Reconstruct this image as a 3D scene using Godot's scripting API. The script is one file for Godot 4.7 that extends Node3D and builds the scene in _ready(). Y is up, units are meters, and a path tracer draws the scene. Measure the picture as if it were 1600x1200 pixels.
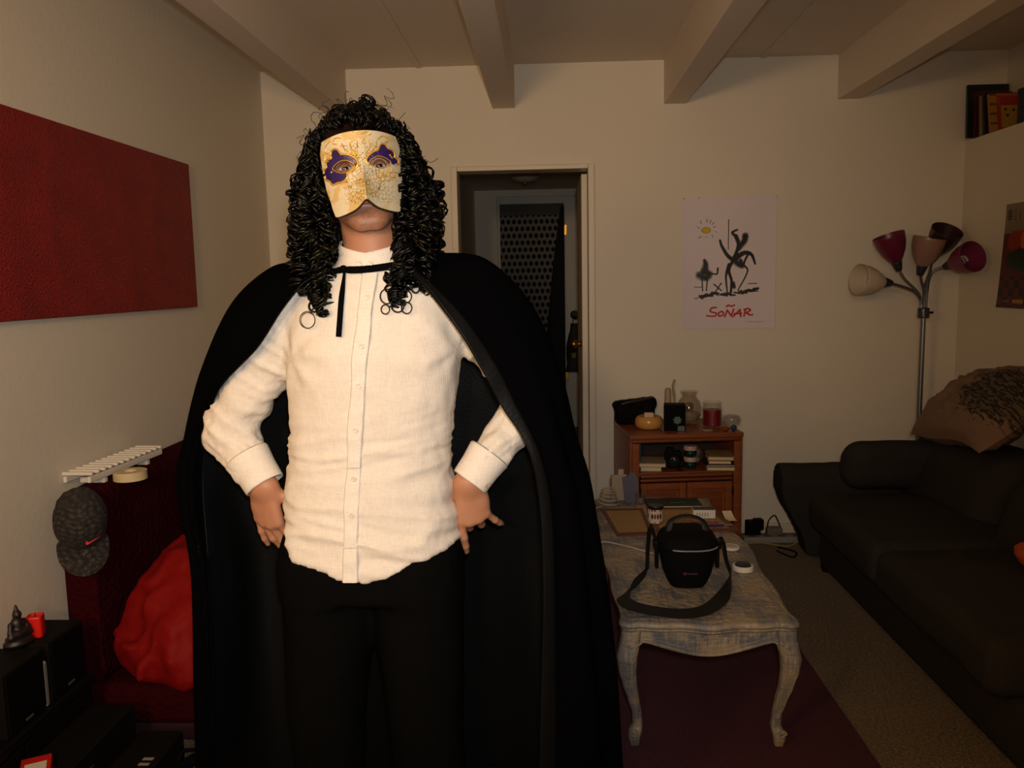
extends Node3D

# ---------------------------------------------------------------- mesh builder
class Geo:
	var v := PackedVector3Array()
	var uv := PackedVector2Array()
	var col := PackedColorArray()
	var ix := PackedInt32Array()
	var tint := Color(1, 1, 1)
	func p(a: Vector3, t := Vector2.ZERO) -> int:
		v.append(a); uv.append(t); col.append(tint)
		return v.size() - 1
	func tri(a: int, b: int, c: int) -> void:
		ix.append(a); ix.append(b); ix.append(c)
	func quad(a: int, b: int, c: int, d: int) -> void:
		tri(a, b, c); tri(a, c, d)
	func mark() -> int:
		return ix.size()
	# turn the faces added since the mark outwards (closed shapes)
	func fix(from: int) -> void:
		if ix.size() <= from: return
		var o := v[ix[from]]
		var vol := 0.0
		for i in range(from, ix.size(), 3):
			vol += (v[ix[i]] - o).dot((v[ix[i + 1]] - o).cross(v[ix[i + 2]] - o))
		if vol > 0.0: flip(from)
	func flip(from: int) -> void:
		for i in range(from, ix.size(), 3):
			var t := ix[i + 1]
			ix[i + 1] = ix[i + 2]; ix[i + 2] = t
	func normals() -> PackedVector3Array:
		var n := PackedVector3Array()
		n.resize(v.size())
		for i in range(0, ix.size(), 3):
			var a := ix[i]; var b := ix[i + 1]; var c := ix[i + 2]
			var f := (v[c] - v[a]).cross(v[b] - v[a])
			n[a] += f; n[b] += f; n[c] += f
		for i in n.size():
			n[i] = n[i].normalized() if n[i].length_squared() > 1e-24 else Vector3.UP
		return n
	func mesh() -> ArrayMesh:
		var arr := []
		arr.resize(Mesh.ARRAY_MAX)
		arr[Mesh.ARRAY_VERTEX] = v
		arr[Mesh.ARRAY_NORMAL] = normals()
		arr[Mesh.ARRAY_TEX_UV] = uv
		arr[Mesh.ARRAY_COLOR] = col
		arr[Mesh.ARRAY_INDEX] = ix
		var m := ArrayMesh.new()
		m.add_surface_from_arrays(Mesh.PRIMITIVE_TRIANGLES, arr)
		return m
	# box with rounded edges of radius r
	func box(c: Vector3, s: Vector3, r := 0.0, xf := Transform3D()) -> void:
		var m0 := mark()
		var h := s * 0.5
		r = minf(r, minf(h.x, minf(h.y, h.z)) * 0.98)
		var ts := [-1.0, 1.0] if r <= 0.0 else [-1.0, -0.999, 0.999, 1.0]
		for ax in 3:
			var a1 := (ax + 1) % 3; var a2 := (ax + 2) % 3
			for sg in [-1.0, 1.0]:
				var base := v.size()
				for i in ts.size():
					for j in ts.size():
						var q := Vector3.ZERO
						q[ax] = sg * h[ax]
						var u: float = ts[i]; var w: float = ts[j]
						q[a1] = signf(u) * (h[a1] if absf(u) == 1.0 else h[a1] - r)
						q[a2] = signf(w) * (h[a2] if absf(w) == 1.0 else h[a2] - r)
						if r > 0.0:
							var k := Vector3(clampf(q.x, -h.x + r, h.x - r), clampf(q.y, -h.y + r, h.y - r), clampf(q.z, -h.z + r, h.z - r))
							q = k + (q - k).normalized() * r
						p(xf * (c + q), Vector2(q[a1], q[a2]))
				var n := ts.size()
				for i in n - 1:
					for j in n - 1:
						var k0 := base + i * n + j
						if sg > 0.0: quad(k0, k0 + 1, k0 + n + 1, k0 + n)
						else: quad(k0, k0 + n, k0 + n + 1, k0 + 1)
		if r > 0.0: weld(m0)
		fix(m0)
	func weld(from: int) -> void:
		var seen := {}
		for i in range(from, ix.size()):
			var k := (v[ix[i]] * 20000.0).round()
			if seen.has(k): ix[i] = seen[k]
			else: seen[k] = ix[i]
	# grid of points f(i, j)
	func grid(nu: int, nv: int, f: Callable, wrap_u := false) -> int:
		var base := v.size()
		var cu := nu if wrap_u else nu + 1
		for j in nv + 1:
			for i in cu:
				p(f.call(float(i) / nu, float(j) / nv), Vector2(float(i) / nu, float(j) / nv))
		for j in nv:
			for i in nu:
				var i2 := (i + 1) % cu
				quad(base + j * cu + i, base + j * cu + i2, base + (j + 1) * cu + i2, base + (j + 1) * cu + i)
		return base
	# profile of (radius, height) turned about y; a repeated point makes a sharp edge
	func lathe(pr: Array, xf := Transform3D(), seg := 24, sx := 1.0, sz := 1.0) -> void:
		var m0 := mark()
		var prev := -1
		for k in pr.size():
			var sharp: bool = k > 0 and pr[k] == pr[k - 1]
			var base := v.size()
			for i in seg:
				var a := TAU * i / seg
				p(xf * Vector3(cos(a) * pr[k].x * sx, pr[k].y, sin(a) * pr[k].x * sz), Vector2(float(i) / seg, float(k) / pr.size()))
			if prev >= 0 and not sharp:
				for i in seg:
					quad(prev + i, prev + (i + 1) % seg, base + (i + 1) % seg, base + i)
			prev = base
		fix(m0)
	# tube along points with radii; flat makes the section an ellipse
	func tube(pts: Array, rad: Array, seg := 8, cap := true, flat := 1.0, up := Vector3.ZERO) -> void:
		var m0 := mark()
		var nrm := Vector3.ZERO
		var first := -1; var prev := -1
		var n := pts.size()
		for k in n:
			var t: Vector3 = (pts[mini(k + 1, n - 1)] - pts[maxi(k - 1, 0)]).normalized()
			if up != Vector3.ZERO: nrm = up
			elif nrm == Vector3.ZERO: nrm = Vector3.UP if absf(t.y) < 0.9 else Vector3.RIGHT
			nrm = (nrm - t * nrm.dot(t)).normalized()
			var bn := t.cross(nrm)
			var r: float = rad[mini(k, rad.size() - 1)]
			var base := v.size()
			for i in seg:
				var a := TAU * i / seg
				p(pts[k] + nrm * cos(a) * r * flat + bn * sin(a) * r, Vector2(float(i) / seg, float(k) / n))
			if prev >= 0:
				for i in seg:
					quad(prev + i, prev + (i + 1) % seg, base + (i + 1) % seg, base + i)
			else: first = base
			prev = base
		if cap:
			for e in [[first, pts[0]], [prev, pts[n - 1]]]:
				var c := p(e[1])
				for i in seg:
					var a: int = e[0] + i; var b: int = e[0] + (i + 1) % seg
					if e[0] == first: tri(c, b, a)
					else: tri(c, a, b)
		fix(m0)
	# closed outline loops stacked into a solid; loops are arrays of Vector3 of one length
	func loft(loops: Array, cap := true) -> void:
		var m0 := mark()
		var prev := -1; var first := -1
		var n: int = loops[0].size()
		for k in loops.size():
			var base := v.size()
			for i in n: p(loops[k][i], Vector2(loops[k][i].x, loops[k][i].z))
			if prev >= 0:
				for i in n: quad(prev + i, prev + (i + 1) % n, base + (i + 1) % n, base + i)
			else: first = base
			prev = base
		if cap:
			for e in [[0, false], [loops.size() - 1, true]]:
				var base := v.size()
				var c := Vector3.ZERO
				for q in loops[e[0]]: c += q
				c /= n
				for q in loops[e[0]]: p(q, Vector2(q.x, q.z))
				var ci := p(c, Vector2(c.x, c.z))
				for i in n:
					if e[1]: tri(ci, base + i, base + (i + 1) % n)
					else: tri(ci, base + (i + 1) % n, base + i)
		fix(m0)
	# flat outline in the plane of xf (x, y), thick along its z, edges chamfered by bev
	func prism(poly: PackedVector2Array, depth: float, xf := Transform3D(), bev := 0.0) -> void:
		var m0 := mark()
		var n := poly.size()
		var inner := poly
		if bev > 0.0:
			var o := Geometry2D.offset_polygon(poly, -bev)
			if o.size() == 1 and o[0].size() == n:
				var best := 0
				for i in n:
					if o[0][i].distance_squared_to(poly[0]) < o[0][best].distance_squared_to(poly[0]): best = i
				inner = PackedVector2Array()
				for i in n: inner.append(o[0][(best + i) % n])
			else: bev = 0.0
		var h := depth * 0.5
		var rings := [[poly, -h], [poly, h]] if bev == 0.0 else [[inner, -h], [poly, -h + bev], [poly, -h + bev], [poly, h - bev], [poly, h - bev], [inner, h]]
		for k in range(0, rings.size(), 2):
			for i in n:
				var j := (i + 1) % n
				quad(p(xf * Vector3(rings[k][0][i].x, rings[k][0][i].y, rings[k][1])), p(xf * Vector3(rings[k][0][j].x, rings[k][0][j].y, rings[k][1])), p(xf * Vector3(rings[k + 1][0][j].x, rings[k + 1][0][j].y, rings[k + 1][1])), p(xf * Vector3(rings[k + 1][0][i].x, rings[k + 1][0][i].y, rings[k + 1][1])))
		fix(m0)
		var t := Geometry2D.triangulate_polygon(inner)
		for s in [-1.0, 1.0]:
			var base := v.size()
			for q in inner: p(xf * Vector3(q.x, q.y, h * s), q)
			for i in range(0, t.size(), 3):
				var a := inner[t[i]]; var b := inner[t[i + 1]]; var c := inner[t[i + 2]]
				var ccw := (b - a).cross(c - a) > 0.0
				if ccw == (s > 0.0): tri(base + t[i], base + t[i + 2], base + t[i + 1])
				else: tri(base + t[i], base + t[i + 1], base + t[i + 2])
	# surface nets of the field f (negative inside)
	func nets(lo: Vector3, hi: Vector3, h: float, f: Callable, slack := 1.5) -> void:
		var nx := int(ceil((hi.x - lo.x) / h / 4.0)) * 4
		var ny := int(ceil((hi.y - lo.y) / h / 4.0)) * 4
		var nz := int(ceil((hi.z - lo.z) / h / 4.0)) * 4
		var sx := nx + 1; var sxy := sx * (ny + 1)
		var val := PackedFloat32Array()
		val.resize(sxy * (nz + 1)); val.fill(1e9)
		var cell := PackedInt32Array()
		cell.resize(sxy * (nz + 1)); cell.fill(-1)
		var blocks := []
		var reach := 2.0 * h * 1.74 * slack
		for bz in range(0, nz, 4):
			for by in range(0, ny, 4):
				for bx in range(0, nx, 4):
					var d: float = f.call(lo + Vector3(bx + 2, by + 2, bz + 2) * h)
					if absf(d) < reach: blocks.append(Vector3i(bx, by, bz))
		for b in blocks:
			for k in range(b.z, b.z + 5):
				for j in range(b.y, b.y + 5):
					for i in range(b.x, b.x + 5):
						var q: int = i + j * sx + k * sxy
						if val[q] > 1e8: val[q] = f.call(lo + Vector3(i, j, k) * h)
		var off := [0, 1, sx, sx + 1, sxy, sxy + 1, sxy + sx, sxy + sx + 1]
		for b in blocks:
			for k in range(b.z, b.z + 4):
				for j in range(b.y, b.y + 4):
					for i in range(b.x, b.x + 4):
						var q: int = i + j * sx + k * sxy
						var m := 0
						for c in 8:
							if val[q + off[c]] < 0.0: m |= 1 << c
						if m == 0 or m == 255: continue
						var s := Vector3.ZERO
						var n := 0
						for c in 8:
							for ax in 3:
								if c & (1 << ax): continue
								var e := c | (1 << ax)
								var va := val[q + off[c]]; var vb := val[q + off[e]]
								if (va < 0.0) == (vb < 0.0): continue
								var a := Vector3(c & 1, (c >> 1) & 1, (c >> 2) & 1)
								a[ax] += va / (va - vb)
								s += a; n += 1
						cell[q] = p(lo + (Vector3(i, j, k) + s / n) * h)
		var st := [1, sx, sxy]
		for b in blocks:
			for k in range(b.z, b.z + 4):
				for j in range(b.y, b.y + 4):
					for i in range(b.x, b.x + 4):
						var q: int = i + j * sx + k * sxy
						var a := val[q] < 0.0
						for ax in 3:
							var o: int = st[ax]
							var w: float = val[q + o]
							if w > 1e8 or (w < 0.0) == a: continue
							var u: int = st[(ax + 1) % 3]; var t: int = st[(ax + 2) % 3]
							if q - u - t < 0: continue
							var c0 := cell[q]; var c1 := cell[q - u]; var c2 := cell[q - u - t]; var c3 := cell[q - t]
							if c0 < 0 or c1 < 0 or c2 < 0 or c3 < 0: continue
							if a: quad(c0, c3, c2, c1)
							else: quad(c0, c1, c2, c3)

# ---------------------------------------------------------------- scene helpers
var used := {}
func numbered(called: String) -> String:
	if not used.has(called):
		used[called] = 0
		return called
	used[called] += 1
	return "%s_%03d" % [called, used[called]]

func meta(o: Node, label: String, category: String, group := "") -> void:
	o.set_meta("label", label); o.set_meta("category", category)
	if group: o.set_meta("group", group)

func thing(called: String, label: String, category: String, at := Vector3.ZERO, turn := 0.0, group := "") -> Node3D:
	var o := Node3D.new()
	o.name = numbered(called)
	add_child(o, true)
	o.position = at; o.rotation.y = turn
	meta(o, label, category, group)
	return o

func put(called: String, g, m: Material, parent: Node = null, label := "") -> MeshInstance3D:
	var o := MeshInstance3D.new()
	o.mesh = g.mesh() if g is Geo else g
	o.material_override = m
	if parent == null:
		o.name = numbered(called); add_child(o, true)
	else:
		o.name = called; parent.add_child(o, true)
	if label: o.set_meta("label", label)
	return o

func struct(called: String, g, m: Material) -> MeshInstance3D:
	var o := put(called, g, m)
	o.set_meta("kind", "structure")
	return o

func again(o: Node3D, at: Vector3, turn: float, label: String) -> Node3D:
	var c := o.duplicate() as Node3D
	var called: String = String(o.name).rstrip("0123456789").trim_suffix("_")
	c.name = numbered(called)
	add_child(c, true)
	c.position = at; c.rotation.y = turn
	c.set_meta("label", label)
	return c

func hexc(s: String) -> Color:
	return Color(s)

func mat(c, rough := 0.7, metal := 0.0) -> StandardMaterial3D:
	var m := StandardMaterial3D.new()
	m.albedo_color = Color(c) if c is String else c
	m.roughness = rough; m.metallic = metal
	return m

func noise(freq: float, sd := 1, oct := 3, kind := FastNoiseLite.TYPE_SIMPLEX_SMOOTH) -> FastNoiseLite:
	var n := FastNoiseLite.new()
	n.noise_type = kind; n.frequency = freq; n.seed = sd; n.fractal_octaves = oct
	return n

func tex(w: int, h: int, f: Callable, mips := true) -> ImageTexture:
	var im := Image.create(w, h, false, Image.FORMAT_RGB8)
	for y in h:
		for x in w: im.set_pixel(x, y, f.call((x + 0.5) / w, (y + 0.5) / h))
	if mips: im.generate_mipmaps()
	return ImageTexture.create_from_image(im)

func seamless(n: FastNoiseLite, size: int, lo: Color, hi: Color) -> ImageTexture:
	var im := n.get_seamless_image(size, size)
	im.convert(Image.FORMAT_RGB8)
	for y in size:
		for x in size:
			var t := im.get_pixel(x, y).r
			im.set_pixel(x, y, lo.lerp(hi, t))
	im.generate_mipmaps()
	return ImageTexture.create_from_image(im)

func bumpy(n: FastNoiseLite, size: int, strength: float) -> ImageTexture:
	var im := n.get_seamless_image(size, size)
	im.bump_map_to_normal_map(strength)
	im.generate_mipmaps()
	return ImageTexture.create_from_image(im)

func tri_planar(m: StandardMaterial3D, scale: Vector3) -> StandardMaterial3D:
	m.uv1_triplanar = true
	m.uv1_scale = scale
	return m

func spline(pts: Array, n: int) -> Array:
	var out := []
	var k := pts.size() - 1
	for i in n + 1:
		var t := float(i) / n * k
		var s := mini(int(t), k - 1)
		var f := t - s
		var a = pts[maxi(s - 1, 0)]; var b = pts[s]; var c = pts[s + 1]; var d = pts[mini(s + 2, k)]
		out.append(b.cubic_interpolate(c, a, d, f))
	return out

func table(xs: Array, ys: Array, x: float) -> float:
	if x <= xs[0]: return ys[0]
	for i in range(1, xs.size()):
		if x <= xs[i]:
			return lerpf(ys[i - 1], ys[i], smoothstep(0.0, 1.0, (x - xs[i - 1]) / (xs[i] - xs[i - 1])) * 0.5 + 0.5 * (x - xs[i - 1]) / (xs[i] - xs[i - 1]))
	return ys[-1]

func smin(a: float, b: float, k: float) -> float:
	var h := maxf(k - absf(a - b), 0.0) / k
	return minf(a, b) - h * h * k * 0.25

func capsule(p: Vector3, a: Vector3, b: Vector3, ra: float, rb: float) -> float:
	var ab := b - a
	var t := clampf((p - a).dot(ab) / maxf(ab.length_squared(), 1e-9), 0.0, 1.0)
	return p.distance_to(a + ab * t) - lerpf(ra, rb, t)

func ellipsoid(p: Vector3, c: Vector3, r: Vector3) -> float:
	var q := (p - c) / r
	var l := q.length()
	return (l - 1.0) * minf(r.x, minf(r.y, r.z)) if l < 0.6 else l * (l - 1.0) / maxf((q / r).length(), 1e-6)

func basis_y(y: Vector3, z: Vector3) -> Basis:
	y = y.normalized()
	z = (z - y * z.dot(y)).normalized()
	return Basis(y.cross(z), y, z)

# ---------------------------------------------------------------- the scene
const FAR := -4.575
const LEFT := -1.53
const RIGHT := 2.205
const TOP := 2.57
var M := {}

func _ready() -> void:
	var cam := Camera3D.new()
	cam.name = "camera"
	cam.position = Vector3(0, 1.43, 0)
	cam.basis = Basis(Vector3.UP, deg_to_rad(2.55)) * Basis(Vector3.RIGHT, deg_to_rad(-7.1)) * Basis(Vector3.BACK, deg_to_rad(-1.05))
	cam.fov = rad_to_deg(2.0 * atan(600.0 / 1295.0))
	cam.near = 0.05
	add_child(cam)
	var we := WorldEnvironment.new()
	we.name = "surroundings"
	var env := Environment.new()
	env.background_mode = Environment.BG_COLOR
	env.background_color = Color(0.005, 0.005, 0.007)
	env.tonemap_mode = Environment.TONE_MAPPER_LINEAR
	env.tonemap_exposure = 1.1
	env.sdfgi_enabled = true; env.ssao_enabled = true; env.ssil_enabled = true
	we.environment = env
	add_child(we)
	# the flash beside the lens, and the warm room lamp on the left behind the camera
	var flash := SpotLight3D.new()
	flash.name = "camera_flash"
	flash.position = Vector3(0.03, 1.52, 0.04)
	flash.basis = cam.basis * Basis(Vector3.UP, deg_to_rad(8.0)) * Basis(Vector3.RIGHT, deg_to_rad(5.0))
	flash.light_color = Color(1.0, 0.99, 0.99); flash.light_energy = 2.0; flash.light_size = 0.03
	flash.spot_range = 14.0; flash.spot_attenuation = 2.0; flash.spot_angle = 46.0; flash.spot_angle_attenuation = 0.9
	flash.shadow_enabled = true
	add_child(flash)
	lamp("room_lamp", Vector3(-0.98, 1.80, 0.10), Color(1.0, 0.825, 0.61), 0.85, 0.14)
	var reading := SpotLight3D.new()
	reading.name = "shaded_lamp"
	reading.position = Vector3(-0.45, 2.0, 1.6)
	reading.basis = Basis.looking_at(Vector3(-0.65, -0.5, -6.1))
	reading.light_color = Color(1.0, 0.825, 0.61); reading.light_energy = 3.1; reading.light_size = 0.14
	reading.spot_range = 14.0; reading.spot_attenuation = 2.0; reading.spot_angle = 36.0; reading.spot_angle_attenuation = 1.0
	reading.shadow_enabled = true
	add_child(reading)

	materials()
	setting()
	hallway()
	left_side()
	wall_hangings()
	cabinet()
	coffee_table()
	on_table()
	sofa()
	floor_lamp()
	books()
	floor_clutter()
	person()

func lamp(called: String, at: Vector3, c: Color, energy: float, size: float) -> void:
	var l := OmniLight3D.new()
	l.name = called
	l.position = at
	l.light_color = c; l.light_energy = energy; l.light_size = size
	l.omni_range = 14.0; l.omni_attenuation = 2.0
	l.shadow_enabled = true
	add_child(l)

func materials() -> void:
	M.wall = mat("dfd4be", 0.62)
	M.wall.normal_enabled = true
	M.wall.normal_texture = bumpy(noise(0.06, 5, 3), 256, 2.0)
	M.wall.normal_scale = 0.08
	tri_planar(M.wall, Vector3.ONE * 1.6)
	M.ceil = mat("dbccb8", 0.7)
	M.ceil.normal_enabled = true; M.ceil.normal_texture = M.wall.normal_texture; M.ceil.normal_scale = 0.08
	tri_planar(M.ceil, Vector3.ONE * 1.3)
	M.trim = mat("dacdb4", 0.45)
	M.carpet = mat("ffffff", 0.95)
	M.carpet.albedo_texture = seamless(noise(0.09, 8, 4), 512, Color("5a4d3b"), Color("a39277"))
	M.carpet.normal_enabled = true
	M.carpet.normal_texture = bumpy(noise(0.16, 9, 3), 512, 7.0)
	tri_planar(M.carpet, Vector3.ONE * 1.7)
	M.rug = mat("ffffff", 0.95)
	M.rug.albedo_texture = seamless(noise(0.12, 18, 4), 512, Color("3a1622"), Color("63293a"))
	M.rug.normal_enabled = true
	M.rug.normal_texture = M.carpet.normal_texture
	tri_planar(M.rug, Vector3.ONE * 2.1)
	M.black = mat("161514", 0.5)
	M.gloss = mat("121111", 0.35)
	M.rubber = mat("0c0b0b", 0.8)
	M.black.metallic_specular = 0.12; M.gloss.metallic_specular = 0.2; M.rubber.metallic_specular = 0.12
	M.white = mat("d9d2c4", 0.5)
	M.chrome = mat("c9c9cc", 0.18, 1.0)
	M.brass = mat("b98a3a", 0.28, 1.0)
	M.steel = mat("7d7f82", 0.38, 0.85)
	M.glass = mat(Color(0.25, 0.25, 0.24, 0.05), 0.03)
	M.glass.transparency = BaseMaterial3D.TRANSPARENCY_ALPHA
	M.glass.metallic_specular = 0.6
	M.paper = mat("cdbb98", 0.85)
	M.cream = mat("cdb98e", 0.6)

func setting() -> void:
	var g := Geo.new()
	g.box(Vector3(0.5, -0.05, -3.4), Vector3(5.2, 0.1, 12.4))
	struct("floor", g, M.carpet)
	g = Geo.new()
	g.box(Vector3(0.5, TOP + 0.05, -1.2), Vector3(5.2, 0.1, 7.6))
	struct("ceiling", g, M.ceil)
	g = Geo.new()
	g.box(Vector3(LEFT - 0.06, TOP / 2, -1.2), Vector3(0.12, TOP, 7.0))
	struct("wall_left", g, M.wall)
	g = Geo.new()   # lower part of the right wall, whose top is a ledge, and the thinner wall above it
	g.box(Vector3(RIGHT + 0.2, 2.114 / 2, -1.2), Vector3(0.4, 2.114, 6.75))
	g.box(Vector3(2.4 + 0.1, (TOP + 2.114) / 2, -1.2), Vector3(0.2, TOP - 2.114, 6.75))
	struct("wall_right", g, M.wall)
	g = Geo.new()
	g.box(Vector3(0.5, TOP / 2, 2.2), Vector3(4.4, TOP, 0.12))
	struct("wall_back", g, M.wall)
	g = Geo.new()   # far wall round the doorway
	var z := FAR - 0.06
	g.box(Vector3((LEFT - 0.12 - 0.49) / 2, TOP / 2, z), Vector3(-0.49 - LEFT + 0.12, TOP, 0.12))
	g.box(Vector3((0.235 + 2.7) / 2, TOP / 2, z), Vector3(2.7 - 0.235, TOP, 0.12))
	g.box(Vector3((-0.49 + 0.235) / 2, (TOP + 2.03) / 2, z), Vector3(0.725, TOP - 2.03, 0.12))
	struct("wall_far", g, M.wall)
	for s in [-0.4975, 0.2425]:
		g = Geo.new()
		g.box(Vector3(s, 1.0225, FAR - 0.055), Vector3(0.035, 2.045, 0.15), 0.004)
		struct("trim_1", g, M.trim)
	g = Geo.new()
	g.box(Vector3(-0.1275, 2.0325, FAR - 0.055), Vector3(0.705, 0.026, 0.15), 0.004)
	struct("trim_1", g, M.trim)
	for x in [-1.127, -0.222, 0.689, 1.595]:
		g = Geo.new()
		g.box(Vector3(x, 2.345 + 0.12, -1.25), Vector3(0.12, 0.24, 6.7), 0.004)
		struct("ceiling_beam", g, M.ceil)
	for x in [-0.672, 1.145]:
		g = Geo.new()
		g.box(Vector3(x, TOP - 0.002, -1.25), Vector3(0.03, 0.008, 6.7), 0.003)
		struct("ceiling_joint", g, M.ceil)
	g = Geo.new()
	g.box(Vector3(1.24, 0.03, FAR + 0.007), Vector3(1.93, 0.06, 0.014), 0.004)
	struct("baseboard_far", g, M.trim)
	g = Geo.new()
	g.box(Vector3(LEFT + 0.007, 0.03, -1.2), Vector3(0.014, 0.06, 6.7), 0.004)
	struct("baseboard_left", g, M.trim)
	# rug
	g = Geo.new()
	g.box(Vector3(0.24, 0.006, -3.03), Vector3(1.42, 0.012, 2.04), 0.005)
	var r := put("rug", g, M.rug)
	meta(r, "dark maroon pile rug lying on the beige carpet under the coffee table", "rug")

func hallway() -> void:
	var g := Geo.new()
	g.box(Vector3(-0.74, 1.2, -6.4), Vector3(0.12, 2.4, 3.41)); struct("wall_hall_left", g, M.wall)
	g = Geo.new()
	g.box(Vector3(0.55, 1.2, -6.4), Vector3(0.12, 2.4, 3.41)); struct("wall_hall_right", g, M.wall)
	g = Geo.new()
	g.box(Vector3(-0.1, 2.33, -6.4), Vector3(1.4, 0.1, 3.41)); struct("ceiling_hall", g, M.ceil)
	# end wall with the door opening
	g = Geo.new()
	var z := -8.06
	g.box(Vector3(-0.64, 1.2, z), Vector3(0.34, 2.4, 0.12))
	g.box(Vector3(0.44, 1.2, z), Vector3(0.3, 2.4, 0.12))
	g.box(Vector3(-0.09, 2.27, z), Vector3(0.76, 0.10, 0.12))
	struct("wall_hall_end", g, M.wall)
	# door slab with its large dark glass
	g = Geo.new()
	g.box(Vector3(-0.456, 1.11, -8.03), Vector3(0.026, 2.22, 0.05), 0.004)
	g.box(Vector3(0.226, 1.11, -8.03), Vector3(0.126, 2.22, 0.05), 0.004)
	g.box(Vector3(-0.14, 2.185, -8.03), Vector3(0.61, 0.07, 0.05), 0.004)
	g.box(Vector3(-0.14, 0.12, -8.03), Vector3(0.61, 0.24, 0.05), 0.004)
	var slab := struct("door_1", g, mat("c9c4b4", 0.5))
	var pat := func(u: float, w: float) -> Color:
		if w < 0.055: return Color("5a5750")
		var q := Vector2(u * 11.5, w * 29.0)
		if int(floor(q.y)) % 2: q.x += 0.5
		var f := Vector2(q.x - floor(q.x) - 0.5, q.y - floor(q.y) - 0.5)
		var d := f.length()
		return Color("77746a").lerp(Color("0b0b0b"), 1.0 - smoothstep(0.26, 0.4, d))
	var pm := mat("ffffff", 0.6)
	pm.metallic_specular = 0.2
	pm.albedo_texture = tex(256, 640, pat)
	pm.uv1_scale = Vector3(1, 1, 1)
	g = Geo.new()
	var nv := 84
	var wob := noise(9.0, 3, 2)
	g.grid(34, nv, func(u, w): return Vector3(-0.443 + 0.606 * u, 2.15 - 1.91 * w, -8.035 + 0.0007 * wob.get_noise_2d(u * 8.0, w * 22.0)))
	put("glass_pane", g, pm, slab, "dark patterned glass")
	g = Geo.new()
	for y in [1.9, 0.5]:
		g.box(Vector3(0.179, y, -8.0), Vector3(0.03, 0.1, 0.012), 0.003)
	put("hinge", g, M.brass, slab)
	g = Geo.new()
	g.tube([Vector3(0.10, 1.03, -8.0), Vector3(0.10, 1.03, -7.96), Vector3(0.02, 1.035, -7.95)], [0.012, 0.012, 0.009], 8)
	put("door_handle", g, M.brass, slab)
	# black garment hanging in front of the glass
	g = Geo.new()
	var fold := noise(3.0, 4, 2)
	g.grid(24, 40, func(u, w):
		var a: float = u * TAU
		var half := lerpf(0.018, 0.12, pow(w, 0.8))
		var x := 0.125 - half * (0.85 + 0.5 * (1.0 - cos(a)) * 0.2) + cos(a) * half
		return Vector3(minf(x + 0.05, 0.165), 2.12 - 1.8 * w, -7.93 + sin(a) * (0.02 + 0.03 * w) + 0.012 * fold.get_noise_2d(u * 6.0, w)), true)
	var c := put("hanging_robe", g, mat("0b0b0e", 0.85))
	meta(c, "long black robe hanging from the top of the dark glass door down the hall", "robe")
	# ceiling bowl lamp
	var t := thing("ceiling_lamp", "unlit round bowl lamp under the hall ceiling, seen through the doorway", "lamp", Vector3(-0.148, 2.28, -5.95))
	g = Geo.new()
	g.lathe([Vector2(0.001, 0), Vector2(0.07, 0), Vector2(0.075, -0.02), Vector2(0.07, -0.07), Vector2(0.02, -0.075), Vector2(0.001, -0.075)])
	put("canopy", g, mat("3c352b", 0.35, 0.6), t)
	g = Geo.new()
	g.lathe([Vector2(0.001, -0.06), Vector2(0.12, -0.062), Vector2(0.125, -0.075), Vector2(0.115, -0.115), Vector2(0.08, -0.15), Vector2(0.03, -0.165), Vector2(0.001, -0.167)])
	put("glass_bowl", g, mat("b7a58e", 0.3), t)
	g = Geo.new()
	g.lathe([Vector2(0.001, -0.16), Vector2(0.012, -0.165), Vector2(0.014, -0.175), Vector2(0.006, -0.187), Vector2(0.001, -0.19)], Transform3D(), 12)
	put("finial", g, M.brass, t)
	# door standing open into the hall, seen edge on
	g = Geo.new()
	g.box(Vector3(0.212, 1.01, -5.06), Vector3(0.036, 2.0, 0.70), 0.004)
	var od := struct("door_2", g, M.trim)
	g = Geo.new()
	var kx := Transform3D(Basis(Vector3.FORWARD, PI / 2), Vector3(0.192, 1.06, -4.80))
	g.lathe([Vector2(0.001, -0.06), Vector2(0.022, -0.056), Vector2(0.028, -0.042), Vector2(0.02, -0.026), Vector2(0.01, -0.02), Vector2(0.012, 0.0), Vector2(0.026, 0.0), Vector2(0.026, 0.006)], kx, 18)
	put("door_knob", g, M.brass, od)
	# left side casing in the hall
	g = Geo.new()
	g.box(Vector3(-0.66, 1.06, -6.3), Vector3(0.04, 2.12, 0.09), 0.004); struct("trim_2", g, M.trim)
	# thermostat with a hanging cord
	t = thing("wall_phone", "small pale box with a hanging cord on the hall wall beside the glass door", "wall phone", Vector3(0.345, 1.72, -7.985))
	g = Geo.new()
	g.box(Vector3(0, 0.36, 0), Vector3(0.1, 0.2, 0.035), 0.012); put("body", g, mat("b9b3a4", 0.5), t)
	g = Geo.new()
	g.tube(spline([Vector3(0.03, 0.26, 0.01), Vector3(0.05, -0.1, 0.012), Vector3(0.03, -0.38, 0.012), Vector3(0.055, -0.5, 0.012)], 16), [0.006], 6); put("cord", g, mat("8d877a", 0.6), t)
	# silver hook and bag
	t = thing("coat_hook", "silver knob on the hall wall from which the black bag hangs", "hook", Vector3(0.318, 1.1, -7.99))
	g = Geo.new()
	g.lathe([Vector2(0.03, -0.01), Vector2(0.03, 0.005), Vector2(0.012, 0.01), Vector2(0.012, 0.07), Vector2(0.04, 0.085), Vector2(0.045, 0.11), Vector2(0.03, 0.13), Vector2(0.001, 0.135)], Transform3D(Basis(Vector3.RIGHT, PI / 2), Vector3(-0.06, 0, 0)), 18)
	put("knob", g, M.chrome, t)
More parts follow.
